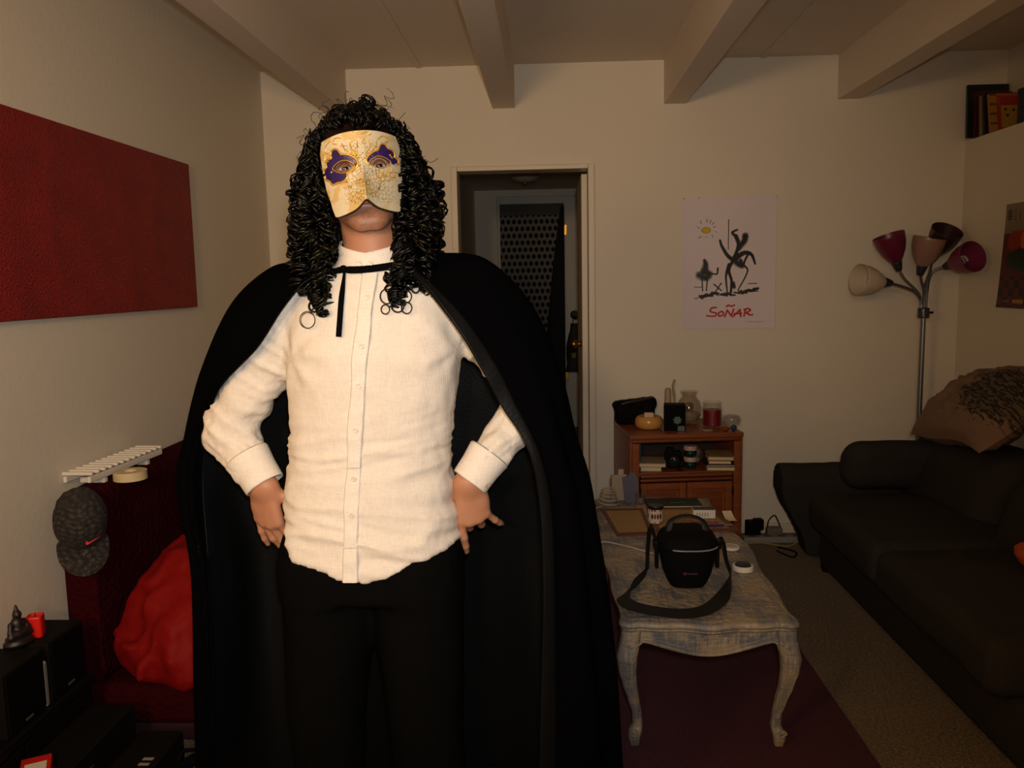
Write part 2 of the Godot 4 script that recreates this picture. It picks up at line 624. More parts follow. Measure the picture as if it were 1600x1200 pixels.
	t = thing("hanging_bag", "black bag with a yellow patch hanging from the silver knob in the hall", "bag", Vector3(0.262, 0.56, -7.86))
	g = Geo.new()
	var pts := []
	for k in 13:
		var y := k / 12.0
		var lp := []
		for i in 20:
			var a := TAU * i / 20
			var w := 0.085 - 0.03 * pow(y, 3) + 0.008 * sin(a * 3.0 + y * 9.0)
			lp.append(Vector3(cos(a) * w - 0.012 + 0.02 * y, y * 0.46, sin(a) * (0.035 - 0.01 * y)))
		pts.append(lp)
	g.loft(pts); put("body", g, mat("0c0c0d", 0.7), t)
	g = Geo.new()
	g.tube(spline([Vector3(-0.03, 0.44, 0), Vector3(-0.01, 0.55, -0.03), Vector3(0.02, 0.56, -0.03), Vector3(0.03, 0.44, 0)], 12), [0.012], 8, true, 0.4); put("strap", g, mat("101010", 0.7), t)
	g = Geo.new()
	g.box(Vector3(-0.02, 0.16, 0.034), Vector3(0.045, 0.05, 0.012), 0.004); put("patch", g, mat("7a6420", 0.6), t)

func left_side() -> void:
	# maroon futon against the left wall
	var red := mat("33060c", 0.95)
	red.normal_enabled = true; red.normal_texture = bumpy(noise(0.05, 12, 3), 256, 5.0)
	red.metallic_specular = 0.15
	tri_planar(red, Vector3.ONE * 3.0)
	var t := thing("futon", "dark maroon futon with a high back along the left wall, behind the red beanbag", "futon", Vector3(-1.1, 0, -3.3))
	var g := Geo.new()
	g.box(Vector3(0.0, 0.1225, 0), Vector3(0.86, 0.135, 1.78), 0.03); put("seat", g, red, t)
	g = Geo.new()
	g.box(Vector3(0.0, 0.029, 0), Vector3(0.83, 0.058, 1.75), 0.008); put("base", g, mat("28060c", 0.95), t)
	g = Geo.new()
	var pad := noise(2.0, 14, 2)
	var loops := []
	for k in 15:
		var w := k / 14.0
		var sh := 1.0 - 0.985 * pow(maxf(absf(w * 2.0 - 1.0), 0.0), 14.0)
		var lp := []
		for i in 44:
			var a := TAU * i / 44
			var cx := signf(cos(a)) * pow(absf(cos(a)), 0.22); var cy := signf(sin(a)) * pow(absf(sin(a)), 0.22)
			lp.append(Vector3(-0.365 + cx * 0.055 * (0.9 + 0.1 * sh) + (0.012 * pad.get_noise_2d(w * 3.0, cy) if cx > 0.0 else 0.0), 0.185 + 0.311 * (1.0 + cy * (0.985 + 0.015 * sh)), lerpf(0.87, -0.87, w)))
		loops.append(lp)
	g.loft(loops); put("backrest", g, red, t)
	# red beanbag
	g = Geo.new()
	var nb := noise(2.6, 21, 3)
	var creases := noise(1.6, 22, 2, FastNoiseLite.TYPE_SIMPLEX)
	creases.fractal_type = FastNoiseLite.FRACTAL_RIDGED
	g.nets(Vector3(-0.42, -0.02, -0.42), Vector3(0.42, 0.5, 0.42), 0.014, func(p: Vector3) -> float:
		var r := 0.335 * (1.0 - 0.66 * pow(clampf((p.y - 0.03) / 0.40, 0.0, 1.0), 2.2)) * smoothstep(-0.10, 0.10, p.y + 0.03)
		var d := (Vector2(p.x, p.z).length() - r) * 0.8
		d = -smin(-d, -maxf(p.y - 0.385, -p.y), 0.06)
		return d + 0.012 * nb.get_noise_3dv(p * 3.0) - 0.036 * creases.get_noise_3dv(Vector3(p.x, p.y * 0.8, p.z) * 1.9))
	var rb := mat("7e0806", 0.7)
	rb.normal_enabled = true; rb.normal_texture = bumpy(noise(0.02, 31, 3), 256, 6.0); rb.normal_scale = 0.6
	rb.metallic_specular = 0.3
	tri_planar(rb, Vector3.ONE * 2.0)
	var bb := put("beanbag", g, rb)
	bb.position = Vector3(-1.095, 0.185, -2.66)
	meta(bb, "bright red beanbag slumped on the maroon futon seat beside the black cape", "beanbag")
	# white ribbed rack on the futon back
	t = thing("rack", "white ribbed plastic rack lying along the top of the maroon futon back", "rack", Vector3(-1.475, 0.807, -2.70), deg_to_rad(-3.0))
	for x in [-0.035, 0.045]:
		g = Geo.new()
		g.box(Vector3(x, 0.028, 0), Vector3(0.012, 0.02, 0.44), 0.003); put("rail", g, M.white, t)
	for i in 13:
		g = Geo.new()
		g.box(Vector3(0.004, 0.046, -0.21 + i * 0.035), Vector3(0.1, 0.012, 0.014), 0.004); put("rib", g, M.white, t)
	for i in 2:
		g = Geo.new()
		g.box(Vector3(0.004, 0.008, -0.13 + i * 0.26), Vector3(0.085, 0.018, 0.02), 0.003); put("foot", g, M.white, t)
	g = Geo.new()
	var ring := [Vector2(0.022, 0.0), Vector2(0.052, 0.0), Vector2(0.052, 0.0), Vector2(0.052, 0.028), Vector2(0.052, 0.028), Vector2(0.022, 0.028), Vector2(0.022, 0.028), Vector2(0.022, 0.0)]
	g.lathe(ring, Transform3D(), 28)
	var tp := put("tape_roll", g, M.cream)
	tp.position = Vector3(-1.372, 0.8085, -2.60)
	meta(tp, "roll of cream tape on the futon back beside the white ribbed rack", "tape roll")
	# cap
	cap_hat()
	# black stereo
	var sides := noise(0.2, 2)
	t = thing("stereo_cabinet", "long low black stereo cabinet against the left wall carrying the two speakers", "cabinet", Vector3(-1.455, 0, -1.82))
	g = Geo.new()
	g.box(Vector3(0, 0.268, 0), Vector3(0.15, 0.03, 1.0), 0.004); put("top", g, M.gloss, t)
	g = Geo.new()
	g.box(Vector3(-0.005, 0.127, 0), Vector3(0.135, 0.254, 0.98), 0.004); put("body", g, M.black, t)
	for k in 3:
		g = Geo.new()
		g.box(Vector3(0.066, 0.127, -0.33 + k * 0.325), Vector3(0.01, 0.235, 0.315), 0.003); put("door", g, M.gloss, t)
	for k in 2:
		t = thing("speaker", ["black box speaker standing beside the red candle", "black box speaker cut by the left picture edge, in front of the statuette"][k], "speaker", Vector3(-1.46, 0.283, [-2.215, -2.02][k]), 0.0, "black stereo speakers")
		g = Geo.new()
		g.box(Vector3(0, 0.0865, 0), Vector3(0.13, 0.173, 0.17), 0.005); put("box", g, M.black, t)
		g = Geo.new()
		g.box(Vector3(0.067, 0.09, 0), Vector3(0.008, 0.155, 0.155), 0.003); put("grille", g, M.rubber, t)
		g = Geo.new()
		g.box(Vector3(0.0715, 0.02, 0), Vector3(0.002, 0.006, 0.03)); put("badge", g, mat("5b544a", 0.4), t)
	t = thing("cd_case", "thin white disc case wedged upright between the two black speakers", "disc case", Vector3(-1.41, 0.283, -2.1175))
	g = Geo.new()
	g.box(Vector3(-0.02, 0.0635, 0), Vector3(0.06, 0.127, 0.011), 0.001); put("case", g, M.white, t)
	g = Geo.new()
	g.box(Vector3(0.011, 0.0635, 0), Vector3(0.003, 0.12, 0.008)); put("spine", g, mat("8b8478", 0.5), t)
	# statuette
	t = thing("statuette", "small dark seated statuette on the black speaker beside the red candle", "statuette", Vector3(-1.475, 0.456, -2.13), 1.2)
	var dark := mat("1c1412", 0.45)
	g = Geo.new()
	g.lathe([Vector2(0.001, 0), Vector2(0.04, 0), Vector2(0.042, 0.01), Vector2(0.034, 0.014), Vector2(0.036, 0.022), Vector2(0.001, 0.022)], Transform3D(), 16, 1.0, 0.75)
	put("base", g, dark, t)
	g = Geo.new()
	g.nets(Vector3(-0.05, 0.012, -0.04), Vector3(0.05, 0.13, 0.05), 0.0035, func(p: Vector3) -> float:
		var d := capsule(p, Vector3(-0.026, 0.028, 0.008), Vector3(0.026, 0.028, 0.008), 0.011, 0.011)
		d = smin(d, capsule(p, Vector3(0, 0.03, 0), Vector3(0, 0.06, -0.002), 0.017, 0.016), 0.012)
		for s in [-1.0, 1.0]:
			d = smin(d, capsule(p, Vector3(s * 0.02, 0.062, 0), Vector3(s * 0.027, 0.042, 0.006), 0.007, 0.006), 0.006)
			d = smin(d, capsule(p, Vector3(s * 0.027, 0.042, 0.006), Vector3(s * 0.006, 0.035, 0.018), 0.006, 0.005), 0.005)
		d = smin(d, capsule(p, Vector3(0, 0.07, 0), Vector3(0, 0.085, 0.002), 0.008, 0.012), 0.008)
		d = smin(d, capsule(p, Vector3(0, 0.096, 0), Vector3(0, 0.106, -0.001), 0.007, 0.004), 0.005)
		return smin(d, capsule(p, Vector3(0, 0.106, 0), Vector3(0, 0.118, 0), 0.003, 0.0015), 0.004))
	put("figure", g, dark, t)
	# red candle
	t = thing("candle", "short square red candle on the far black speaker beside the dark statuette", "candle", Vector3(-1.46, 0.456, -2.185), 0.3)
	g = Geo.new()
	loops = []
	for q in [[0.0, 0.019], [0.004, 0.021], [0.055, 0.0215], [0.06, 0.0205], [0.061, 0.0175], [0.056, 0.014]]:
		var lp := []
		for i in 24:
			var a := TAU * i / 24
			lp.append(Vector3(signf(cos(a)) * pow(absf(cos(a)), 0.45) * q[1], q[0], signf(sin(a)) * pow(absf(sin(a)), 0.45) * q[1]))
		loops.append(lp)
	g.loft(loops); put("wax", g, mat("d8180f", 0.4), t)
	g = Geo.new()
	g.tube([Vector3(0, 0.055, 0), Vector3(0.001, 0.067, 0)], [0.0012], 6); put("wick", g, M.black, t)
	# receivers stepped in front of the cabinet
	t = thing("receiver", "black stereo receiver with a grey display standing in front of the low cabinet", "receiver", Vector3(-1.31, 0, -1.93))
	g = Geo.new()
	g.box(Vector3(0, 0.105, 0), Vector3(0.135, 0.19, 0.7), 0.006); put("body", g, M.black, t)
	for s in [-0.3, 0.3]:
		g = Geo.new()
		g.lathe([Vector2(0.02, 0.0), Vector2(0.022, 0.004), Vector2(0.018, 0.012)], Transform3D(Basis(), Vector3(0, 0, s)), 12); put("foot", g, M.rubber, t)
	g = Geo.new()
	g.box(Vector3(0.068, 0.13, -0.03), Vector3(0.006, 0.05, 0.17), 0.002); put("display", g, mat("2a2a27", 0.25), t)
	for i in 5:
		g = Geo.new()
		g.box(Vector3(0.069, 0.07, -0.2 + i * 0.05), Vector3(0.008, 0.014, 0.03), 0.002); put("button", g, mat("2b2a28", 0.4), t)
	t = thing("disc_player", "flat black disc player on the floor beside the futon, lowest of the stereo boxes", "disc player", Vector3(-1.17, 0, -1.98))
	g = Geo.new()
	g.box(Vector3(0, 0.062, 0), Vector3(0.13, 0.1, 0.62), 0.006); put("body", g, M.black, t)
	for s in [-0.26, 0.26]:
		g = Geo.new()
		g.lathe([Vector2(0.018, 0.0), Vector2(0.02, 0.004), Vector2(0.016, 0.014)], Transform3D(Basis(), Vector3(0, 0, s)), 12); put("foot", g, M.rubber, t)
	g = Geo.new()
	g.box(Vector3(0.066, 0.075, -0.02), Vector3(0.005, 0.022, 0.2), 0.002); put("tray", g, M.gloss, t)
	for i in 4:
		g = Geo.new()
		g.box(Vector3(0.03, 0.1125, -0.16 + i * 0.026), Vector3(0.03, 0.001, 0.012)); put("label_mark", g, mat("8d8a84", 0.5), t)
	# cable heap by the player
	g = Geo.new()
	var rg := RandomNumberGenerator.new()
	rg.seed = 5
	var cp := []
	for i in 18: cp.append(Vector3(-1.06 + 0.045 * sin(i * 1.9) + rg.randf_range(-0.01, 0.01), 0.012 + 0.03 * (i % 3), -2.24 + 0.05 * cos(i * 2.3)))
	g.tube(spline(cp, 120), [0.006], 6)
	var cb := put("audio_cable", g, M.rubber)
	meta(cb, "tangled black cable heaped on the carpet beside the flat disc player", "cable")
	# boxed game at the very bottom
	t = thing("card_box", "small red and white card box at the bottom left edge on the black stereo", "box", Vector3(-1.315, 0.2, -1.915), 0.5)
	g = Geo.new()
	g.box(Vector3(0, 0.0135, 0), Vector3(0.07, 0.025, 0.11), 0.002); put("body", g, mat("c31c12", 0.5), t)
	g = Geo.new()
	g.box(Vector3(0.0, 0.0265, 0.01), Vector3(0.05, 0.002, 0.06)); put("label_panel", g, M.white, t)

func cap_hat() -> void:
	var plaid := func(u: float, w: float) -> Color:
		var a := absf(sin(u * 61.0 + sin(w * 23.0) * 1.5)) * 0.5 + absf(sin(w * 83.0 + sin(u * 31.0) * 1.4)) * 0.5
		var b := fposmod(sin(floor(u * 70.0) * 12.9 + floor(w * 80.0) * 78.2) * 43758.5, 1.0)
		return Color("0c0a09").lerp(Color("5e544a"), clampf(a * a * 0.75 * (0.35 + b), 0.0, 1.0))
	var pm := mat("ffffff", 0.9)
	pm.albedo_texture = tex(256, 256, plaid)
	tri_planar(pm, Vector3.ONE * 2.3)
	var t := thing("baseball_cap", "dark mottled baseball cap with a red mark hanging on the futon corner", "cap", Vector3(-1.445, 0.605, -2.415), deg_to_rad(38.0))
	# crown: dome bulging towards local +z, hanging with its brim down
	var g := Geo.new()
	var nn := noise(5.0, 4, 2)
	g.grid(36, 18, func(u, w):
		var a: float = u * TAU
		var b: float = w * PI * 0.5
		var r := 1.0 + 0.05 * nn.get_noise_3d(cos(a) * 2.0, sin(a) * 2.0, w * 3.0)
		return Vector3(cos(a) * sin(b) * 0.075 * r, 0.13 + sin(a) * sin(b) * 0.098 * r, 0.02 + cos(b) * 0.085 * r), true)
	put("crown", g, pm, t)
	g = Geo.new()
	var lp0 := []; var lp1 := []
	for i in 40:
		var a := TAU * i / 40
		var x := cos(a) * 0.072
		var y := 0.05 + signf(sin(a)) * pow(absf(sin(a)), 0.75) * (0.085 if sin(a) < 0.0 else 0.045)
		var z := 0.075 - x * x * 7.0 + (0.03 - y) * 0.1
		lp0.append(Vector3(x, y, z)); lp1.append(Vector3(x, y, z - 0.004))
	g.loft([lp0, lp1]); put("brim", g, pm, t)
	g = Geo.new()
	g.lathe([Vector2(0.001, 0.006), Vector2(0.006, 0.004), Vector2(0.007, 0.0)], Transform3D(Basis(Vector3.RIGHT, PI / 2), Vector3(0, 0.13, 0.104)), 10); put("button", g, pm, t)
	# curved tick-like mark in red thread
	g = Geo.new()
	var q := PackedVector2Array([Vector2(-0.021, -0.004), Vector2(-0.02, -0.0095), Vector2(-0.014, -0.010), Vector2(0.022, 0.009), Vector2(0.0, 0.0005), Vector2(-0.010, -0.0035), Vector2(-0.0145, -0.003), Vector2(-0.016, 0.001)])
	g.prism(q, 0.004, Transform3D(Basis(Vector3.RIGHT, -0.45) , Vector3(0.02, 0.075, 0.094)))
	put("emblem", g, mat("c22015", 0.6), t, "red curved emblem")

func seg_d(p: Vector2, a: Vector2, b: Vector2) -> float:
	var ab := b - a
	return p.distance_to(a + ab * clampf((p - a).dot(ab) / ab.length_squared(), 0.0, 1.0))

# brush stroke on an image: points in 0..1 of the width, varying thickness
func stroke(im: Image, pts: Array, r0: float, r1: float, c: Color, sd := 0, rough := 0.35) -> void:
	var w := im.get_width()
	var n := noise(0.35, 40 + sd, 2)
	var path := spline(pts, pts.size() * 10) if pts.size() > 2 else pts
	for k in path.size() - 1:
		var a: Vector2 = path[k] * w; var b: Vector2 = path[k + 1] * w
		var r := lerpf(r0, r1, float(k) / path.size()) * w
		var lo := Vector2i((a.min(b) - Vector2.ONE * (r + 2)).floor()); var hi := Vector2i((a.max(b) + Vector2.ONE * (r + 2)).ceil())
		for y in range(maxi(lo.y, 0), mini(hi.y, im.get_height())):
			for x in range(maxi(lo.x, 0), mini(hi.x, w)):
				var d := seg_d(Vector2(x, y), a, b) - r * (1.0 + rough * n.get_noise_2d(x, y))
				if d < 0.6: im.set_pixel(x, y, im.get_pixel(x, y).lerp(c, clampf(0.6 - d, 0.0, 1.0)))

func wall_hangings() -> void:
	# red canvas on the left wall
	var cm := mat("8f1418", 0.55)
	cm.albedo_texture = seamless(noise(0.01, 3, 4), 256, Color("d8d8d8"), Color("ffffff"))
	cm.normal_enabled = true; cm.normal_texture = bumpy(noise(0.25, 6, 2), 256, 4.0); cm.normal_scale = 0.5
	tri_planar(cm, Vector3.ONE * 1.5)
	var t := thing("wall_canvas", "large plain dark red canvas hanging on the left wall", "wall art", Vector3(LEFT + 0.012, 1.343, -2.80))
	var g := Geo.new()
	g.box(Vector3(0, 0.3, 0), Vector3(0.022, 0.6, 1.46), 0.003); put("canvas", g, cm, t)
	g = Geo.new()
	g.lathe([Vector2(0.004, 0), Vector2(0.004, 0.004), Vector2(0.001, 0.005)], Transform3D(Basis(Vector3.FORWARD, PI / 2), Vector3(0.008, 0.155, -0.28)), 10); put("nail_head", g, M.steel, t)
	# paper poster with ink drawing
	var im := Image.create(480, 680, false, Image.FORMAT_RGB8)
	im.fill(Color("dfd2d3"))
	var ink := Color("0d0c0c"); var rd := Color("b81418")
	var V := func(x: float, y: float) -> Vector2: return Vector2(x, y)
	for y in range(150, 186):   # sun
		for x in range(94, 148):
			var d := Vector2((x - 120.0) / 24.0, (y - 168.0) / 16.0).length()
			if d < 1.0: im.set_pixel(x, y, Color("d9b016") if d < 0.88 else Color("4a3a10"))
	for q in [[0.19, 0.25, 0.195, 0.28], [0.255, 0.23, 0.26, 0.265], [0.30, 0.245, 0.29, 0.275], [0.335, 0.265, 0.315, 0.29], [0.35, 0.31, 0.33, 0.32], [0.16, 0.315, 0.18, 0.325], [0.17, 0.43, 0.20, 0.415], [0.245, 0.42, 0.255, 0.42], [0.315, 0.40, 0.32, 0.425], [0.35, 0.365, 0.36, 0.37]]:
		stroke(im, [Vector2(q[0], q[1]), Vector2(q[2], q[3])], 0.003, 0.003, Color("3a2e20"))
	# an ink landscape: a bent tree, a leaning post, a round bush, grass and stones
	stroke(im, [Vector2(0.52, 1.05), Vector2(0.53, 0.9), Vector2(0.50, 0.78), Vector2(0.55, 0.66), Vector2(0.60, 0.52), Vector2(0.57, 0.42)], 0.012, 0.022, ink, 1)
	stroke(im, [Vector2(0.55, 0.68), Vector2(0.48, 0.62), Vector2(0.42, 0.52), Vector2(0.40, 0.46)], 0.022, 0.01, ink, 2)
	stroke(im, [Vector2(0.56, 0.66), Vector2(0.66, 0.6), Vector2(0.74, 0.62), Vector2(0.78, 0.72)], 0.03, 0.008, ink, 3)
	stroke(im, [Vector2(0.60, 0.55), Vector2(0.66, 0.47), Vector2(0.67, 0.42)], 0.026, 0.034, ink, 4, 0.8)
	stroke(im, [Vector2(0.57, 0.42), Vector2(0.53, 0.38), Vector2(0.585, 0.35)], 0.016, 0.008, ink, 5, 0.8)
	stroke(im, [Vector2(0.49, 0.24), Vector2(0.49, 0.56)], 0.004, 0.006, ink, 6)
	stroke(im, [Vector2(0.70, 0.62), Vector2(0.66, 0.72), Vector2(0.70, 0.8), Vector2(0.60, 1.0)], 0.012, 0.005, ink, 7)
	stroke(im, [Vector2(0.5, 0.72), Vector2(0.47, 0.85), Vector2(0.49, 1.05)], 0.016, 0.005, ink, 8)
	stroke(im, [Vector2(0.58, 0.7), Vector2(0.64, 0.74), Vector2(0.62, 0.68)], 0.03, 0.02, ink, 9, 1.0)
	stroke(im, [Vector2(0.18, 0.83), Vector2(0.25, 0.86), Vector2(0.29, 0.82), Vector2(0.22, 0.8)], 0.035, 0.03, ink, 10, 1.1)
	stroke(im, [Vector2(0.24, 0.78), Vector2(0.25, 0.72), Vector2(0.235, 0.67)], 0.04, 0.012, ink, 11, 0.9)
	stroke(im, [Vector2(0.21, 0.86), Vector2(0.22, 1.0)], 0.006, 0.004, ink)
	stroke(im, [Vector2(0.27, 0.86), Vector2(0.26, 1.0)], 0.006, 0.004, ink)
	stroke(im, [Vector2(0.30, 0.81), Vector2(0.37, 0.82), Vector2(0.38, 0.76)], 0.006, 0.01, ink, 12)
	stroke(im, [Vector2(0.34, 0.93), Vector2(0.42, 1.0)], 0.006, 0.005, ink)
	stroke(im, [Vector2(0.42, 0.92), Vector2(0.36, 1.01)], 0.006, 0.005, ink)
	stroke(im, [Vector2(0.13, 0.96), Vector2(0.21, 0.96)], 0.003, 0.003, ink)
	stroke(im, [Vector2(0.71, 0.93), Vector2(0.80, 0.93)], 0.004, 0.003, ink)
	stroke(im, [Vector2(0.55, 0.92), Vector2(0.56, 0.97), Vector2(0.54, 0.95)], 0.016, 0.012, ink, 13, 1.0)
	var rg := RandomNumberGenerator.new()
	rg.seed = 11
	for k in 46:
		var x := rg.randf_range(0.12, 0.78)
		var y := 1.05 + 0.02 * sin(x * 13.0) - (0.045 if x > 0.55 else 0.0) + rg.randf_range(-0.015, 0.015)
		stroke(im, [Vector2(x, y), Vector2(x + rg.randf_range(0.02, 0.07), y + rg.randf_range(-0.018, 0.018))], rg.randf_range(0.003, 0.012), 0.003, ink, k, 0.9)
	# the red word
	var W := [[[0.37, 0.02], [0.31, 0.03], [0.30, 0.07], [0.37, 0.09], [0.35, 0.125], [0.25, 0.12]], [[0.44, 0.07], [0.40, 0.09], [0.41, 0.125], [0.46, 0.11], [0.455, 0.075], [0.43, 0.075]],
		[[0.48, 0.135], [0.51, 0.055]], [[0.51, 0.055], [0.56, 0.125]], [[0.56, 0.125], [0.59, 0.045]], [[0.50, 0.01], [0.53, -0.005], [0.555, 0.01], [0.60, -0.005]],
		[[0.58, 0.135], [0.63, 0.09], [0.67, 0.05]], [[0.67, 0.05], [0.68, 0.135]], [[0.60, 0.10], [0.69, 0.095]],
		[[0.72, 0.13], [0.74, 0.05]], [[0.72, 0.055], [0.77, 0.04], [0.80, 0.06], [0.75, 0.09]], [[0.75, 0.09], [0.79, 0.115], [0.83, 0.115]]]
	for l in W:
		var q := []
		for a in l: q.append(Vector2(a[0] * 0.86 + 0.05, a[1] * 0.9 + 1.165))
		stroke(im, q, 0.0085, 0.0075, rd, l.size(), 0.5)
	for k in 26: stroke(im, [Vector2(0.70 + k * 0.007, 1.345), Vector2(0.703 + k * 0.007, 1.345)], 0.0022, 0.0022, Color("8c8078"))
	im.generate_mipmaps()
	var pm := mat("ffffff", 0.35)
	pm.albedo_texture = ImageTexture.create_from_image(im)
	t = thing("poster", "white paper poster with a black ink drawing, yellow sun and a red word", "poster", Vector3(0.981, 1.15, FAR + 0.004))
	g = Geo.new()
	var curl := noise(2.0, 9, 2)
	var m0 := g.mark()
	g.grid(24, 34, func(u, w): return Vector3((u - 0.5) * 0.498, (1.0 - w) * 0.705, 0.002 + 0.0025 * absf(curl.get_noise_2d(u, w)) + 0.003 * pow(absf(u * 2.0 - 1.0), 6.0)))
	g.flip(m0)
	g.fix(m0) if false else null
	put("sheet", g, pm, t)
	for q in [Vector2(-0.245, 0.70), Vector2(-0.165, 0.702), Vector2(0.244, 0.70)]:
		g = Geo.new()
		g.lathe([Vector2(0.003, -0.002), Vector2(0.0045, 0.004), Vector2(0.003, 0.007), Vector2(0.001, 0.0075)], Transform3D(Basis(Vector3.RIGHT, PI / 2), Vector3(q.x, q.y, 0.004)), 10); put("push_pin", g, M.glass if false else mat("cfc8ba", 0.2), t)
	# coloured poster on the right wall
	var pim := Image.create(300, 420, false, Image.FORMAT_RGB8)
	pim.fill(Color("5a1512"))
	pim.fill_rect(Rect2i(0, 0, 300, 118), Color("7d6c50"))
	for q in [[14, 24, 26, 40], [54, 22, 16, 50], [84, 28, 12, 40], [120, 22, 34, 46], [170, 22, 20, 46], [204, 24, 30, 44]]:
		pim.fill_rect(Rect2i(q[0], q[1], q[2], q[3]), Color("1c1a16") if q[0] < 40 else Color("63543c"))
	for k in 3: pim.fill_rect(Rect2i(16, 30 + k * 12, 22, 3), Color("7d6c50"))
	for y in range(110, 420):
		for x in 300:
			if Vector2((x - 90.0) / 60.0, (y - 150.0) / 50.0).length() < 1.0: pim.set_pixel(x, y, Color("8e2410"))
			if Vector2((x - 160.0) / 56.0, (y - 150.0) / 52.0).length() < 1.0: pim.set_pixel(x, y, Color("b0582c"))
			if Vector2((x - 110.0) / 80.0, (y - 225.0) / 46.0).length() < 1.0 + 0.1 * sin(x * 0.2): pim.set_pixel(x, y, Color("20301c"))
			if y > 290 and ((x / 30) + (y / 34)) % 2 == 0: pim.set_pixel(x, y, Color("24080a"))
	pim.fill_rect(Rect2i(92, 384, 60, 16), Color("a5802c"))
	pim.fill_rect(Rect2i(34, 388, 36, 10), Color("7c4a2c"))
	pim.generate_mipmaps()
	pm = mat("ffffff", 0.4)
	pm.albedo_texture = ImageTexture.create_from_image(pim)
	t = thing("poster", "dark red poster with a checkered lower band on the right wall", "poster", Vector3(RIGHT - 0.003, 1.258, -3.95))
	g = Geo.new()
	m0 = g.mark()
	g.grid(10, 14, func(u, w): return Vector3(-0.002 - 0.004 * pow(absf(w * 2.0 - 1.0), 4.0), 0.49 * (1.0 - w), lerpf(-0.18 - 0.05 * w, 0.22, u)))
	g.flip(m0)
	put("sheet", g, pm, t)

func wood(c0: String, c1: String, sd := 1) -> StandardMaterial3D:
	var n := noise(0.9, sd, 3)
	var im := tex(256, 256, func(u, w):
		var s := sin((w * 9.0 + 0.5 * n.get_noise_2d(u * 1.2, w * 5.0)) * TAU) * 0.5 + 0.5
		var f := n.get_noise_2d(u * 6.0, w * 160.0) * 0.5 + 0.5
		return Color(c0).lerp(Color(c1), clampf(0.25 * s + 0.75 * f, 0.0, 1.0)))
	var m := mat("ffffff", 0.38)
	m.albedo_texture = im
	tri_planar(m, Vector3(1.4, 2.2, 2.2))
	return m

func cabinet() -> void:
	var wd := wood("6d3516", "96522a", 3)
	var wd2 := wood("5c2b12", "8a4823", 7)
	var t := thing("cabinet", "brown wooden cabinet with an open shelf over two doors against the far wall", "cabinet", Vector3(0.662, 0, -4.312), deg_to_rad(6.0))
	var W := 0.575; var D := 0.45; var H := 0.66
	var g := Geo.new()
	g.box(Vector3(0, H - 0.0125, 0), Vector3(W, 0.025, D), 0.006); put("top", g, wd, t)
	g = Geo.new()
	g.box(Vector3(0, H - 0.034, D / 2 - 0.012), Vector3(W - 0.02, 0.018, 0.02), 0.006); put("top_molding", g, wd2, t)
	for s in [-1.0, 1.0]:
		g = Geo.new()
		g.box(Vector3(s * (W / 2 - 0.015), (H - 0.025) / 2, -0.005), Vector3(0.03, H - 0.025, D - 0.02), 0.004); put("side_panel", g, wd, t)
		g = Geo.new()
		g.box(Vector3(s * (W / 2 - 0.03), (H - 0.045) / 2, D / 2 - 0.012), Vector3(0.036, H - 0.045, 0.018), 0.004); put("stile", g, wd, t)
	g = Geo.new()
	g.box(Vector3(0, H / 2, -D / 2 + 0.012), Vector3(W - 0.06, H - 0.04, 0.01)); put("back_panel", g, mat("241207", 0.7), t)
	g = Geo.new()
	g.box(Vector3(0, 0.455, 0), Vector3(W - 0.06, 0.02, D - 0.03), 0.003); put("shelf", g, wd, t)
	g = Geo.new()
	g.box(Vector3(0, 0.448, D / 2 - 0.008), Vector3(W - 0.105, 0.022, 0.02), 0.008)
	g.box(Vector3(0, 0.425, D / 2 - 0.012), Vector3(W - 0.105, 0.016, 0.014), 0.005); put("shelf_rail", g, wd2, t)
	g = Geo.new()
	g.box(Vector3(0, 0.05, 0), Vector3(W - 0.06, 0.1, D - 0.05), 0.003); put("plinth", g, wd2, t)
	for s in [-1.0, 1.0]:
		var x: float = s * 0.118
		g = Geo.new()
		g.box(Vector3(x, 0.26, D / 2 - 0.02), Vector3(0.232, 0.30, 0.012), 0.002)
		for e in [-1.0, 1.0]:
			g.box(Vector3(x + e * 0.098, 0.26, D / 2 - 0.01), Vector3(0.036, 0.30, 0.014), 0.004)
			g.box(Vector3(x, 0.26 + e * 0.132, D / 2 - 0.01), Vector3(0.164, 0.036, 0.014), 0.004)
		var dr := put("door", g, wd, t)
		g = Geo.new()
		g.box(Vector3(x, 0.26, D / 2 - 0.0125), Vector3(0.13, 0.20, 0.008), 0.004); put("door_panel", g, wd2, dr)
		g = Geo.new()
		g.tube([Vector3(s * 0.235, 0.34, D / 2 - 0.003), Vector3(s * 0.235, 0.385, D / 2 - 0.003)], [0.006], 8); put("hinge", g, mat("2b1d12", 0.4, 0.7), dr)
	cabinet_top()
	cabinet_shelf()

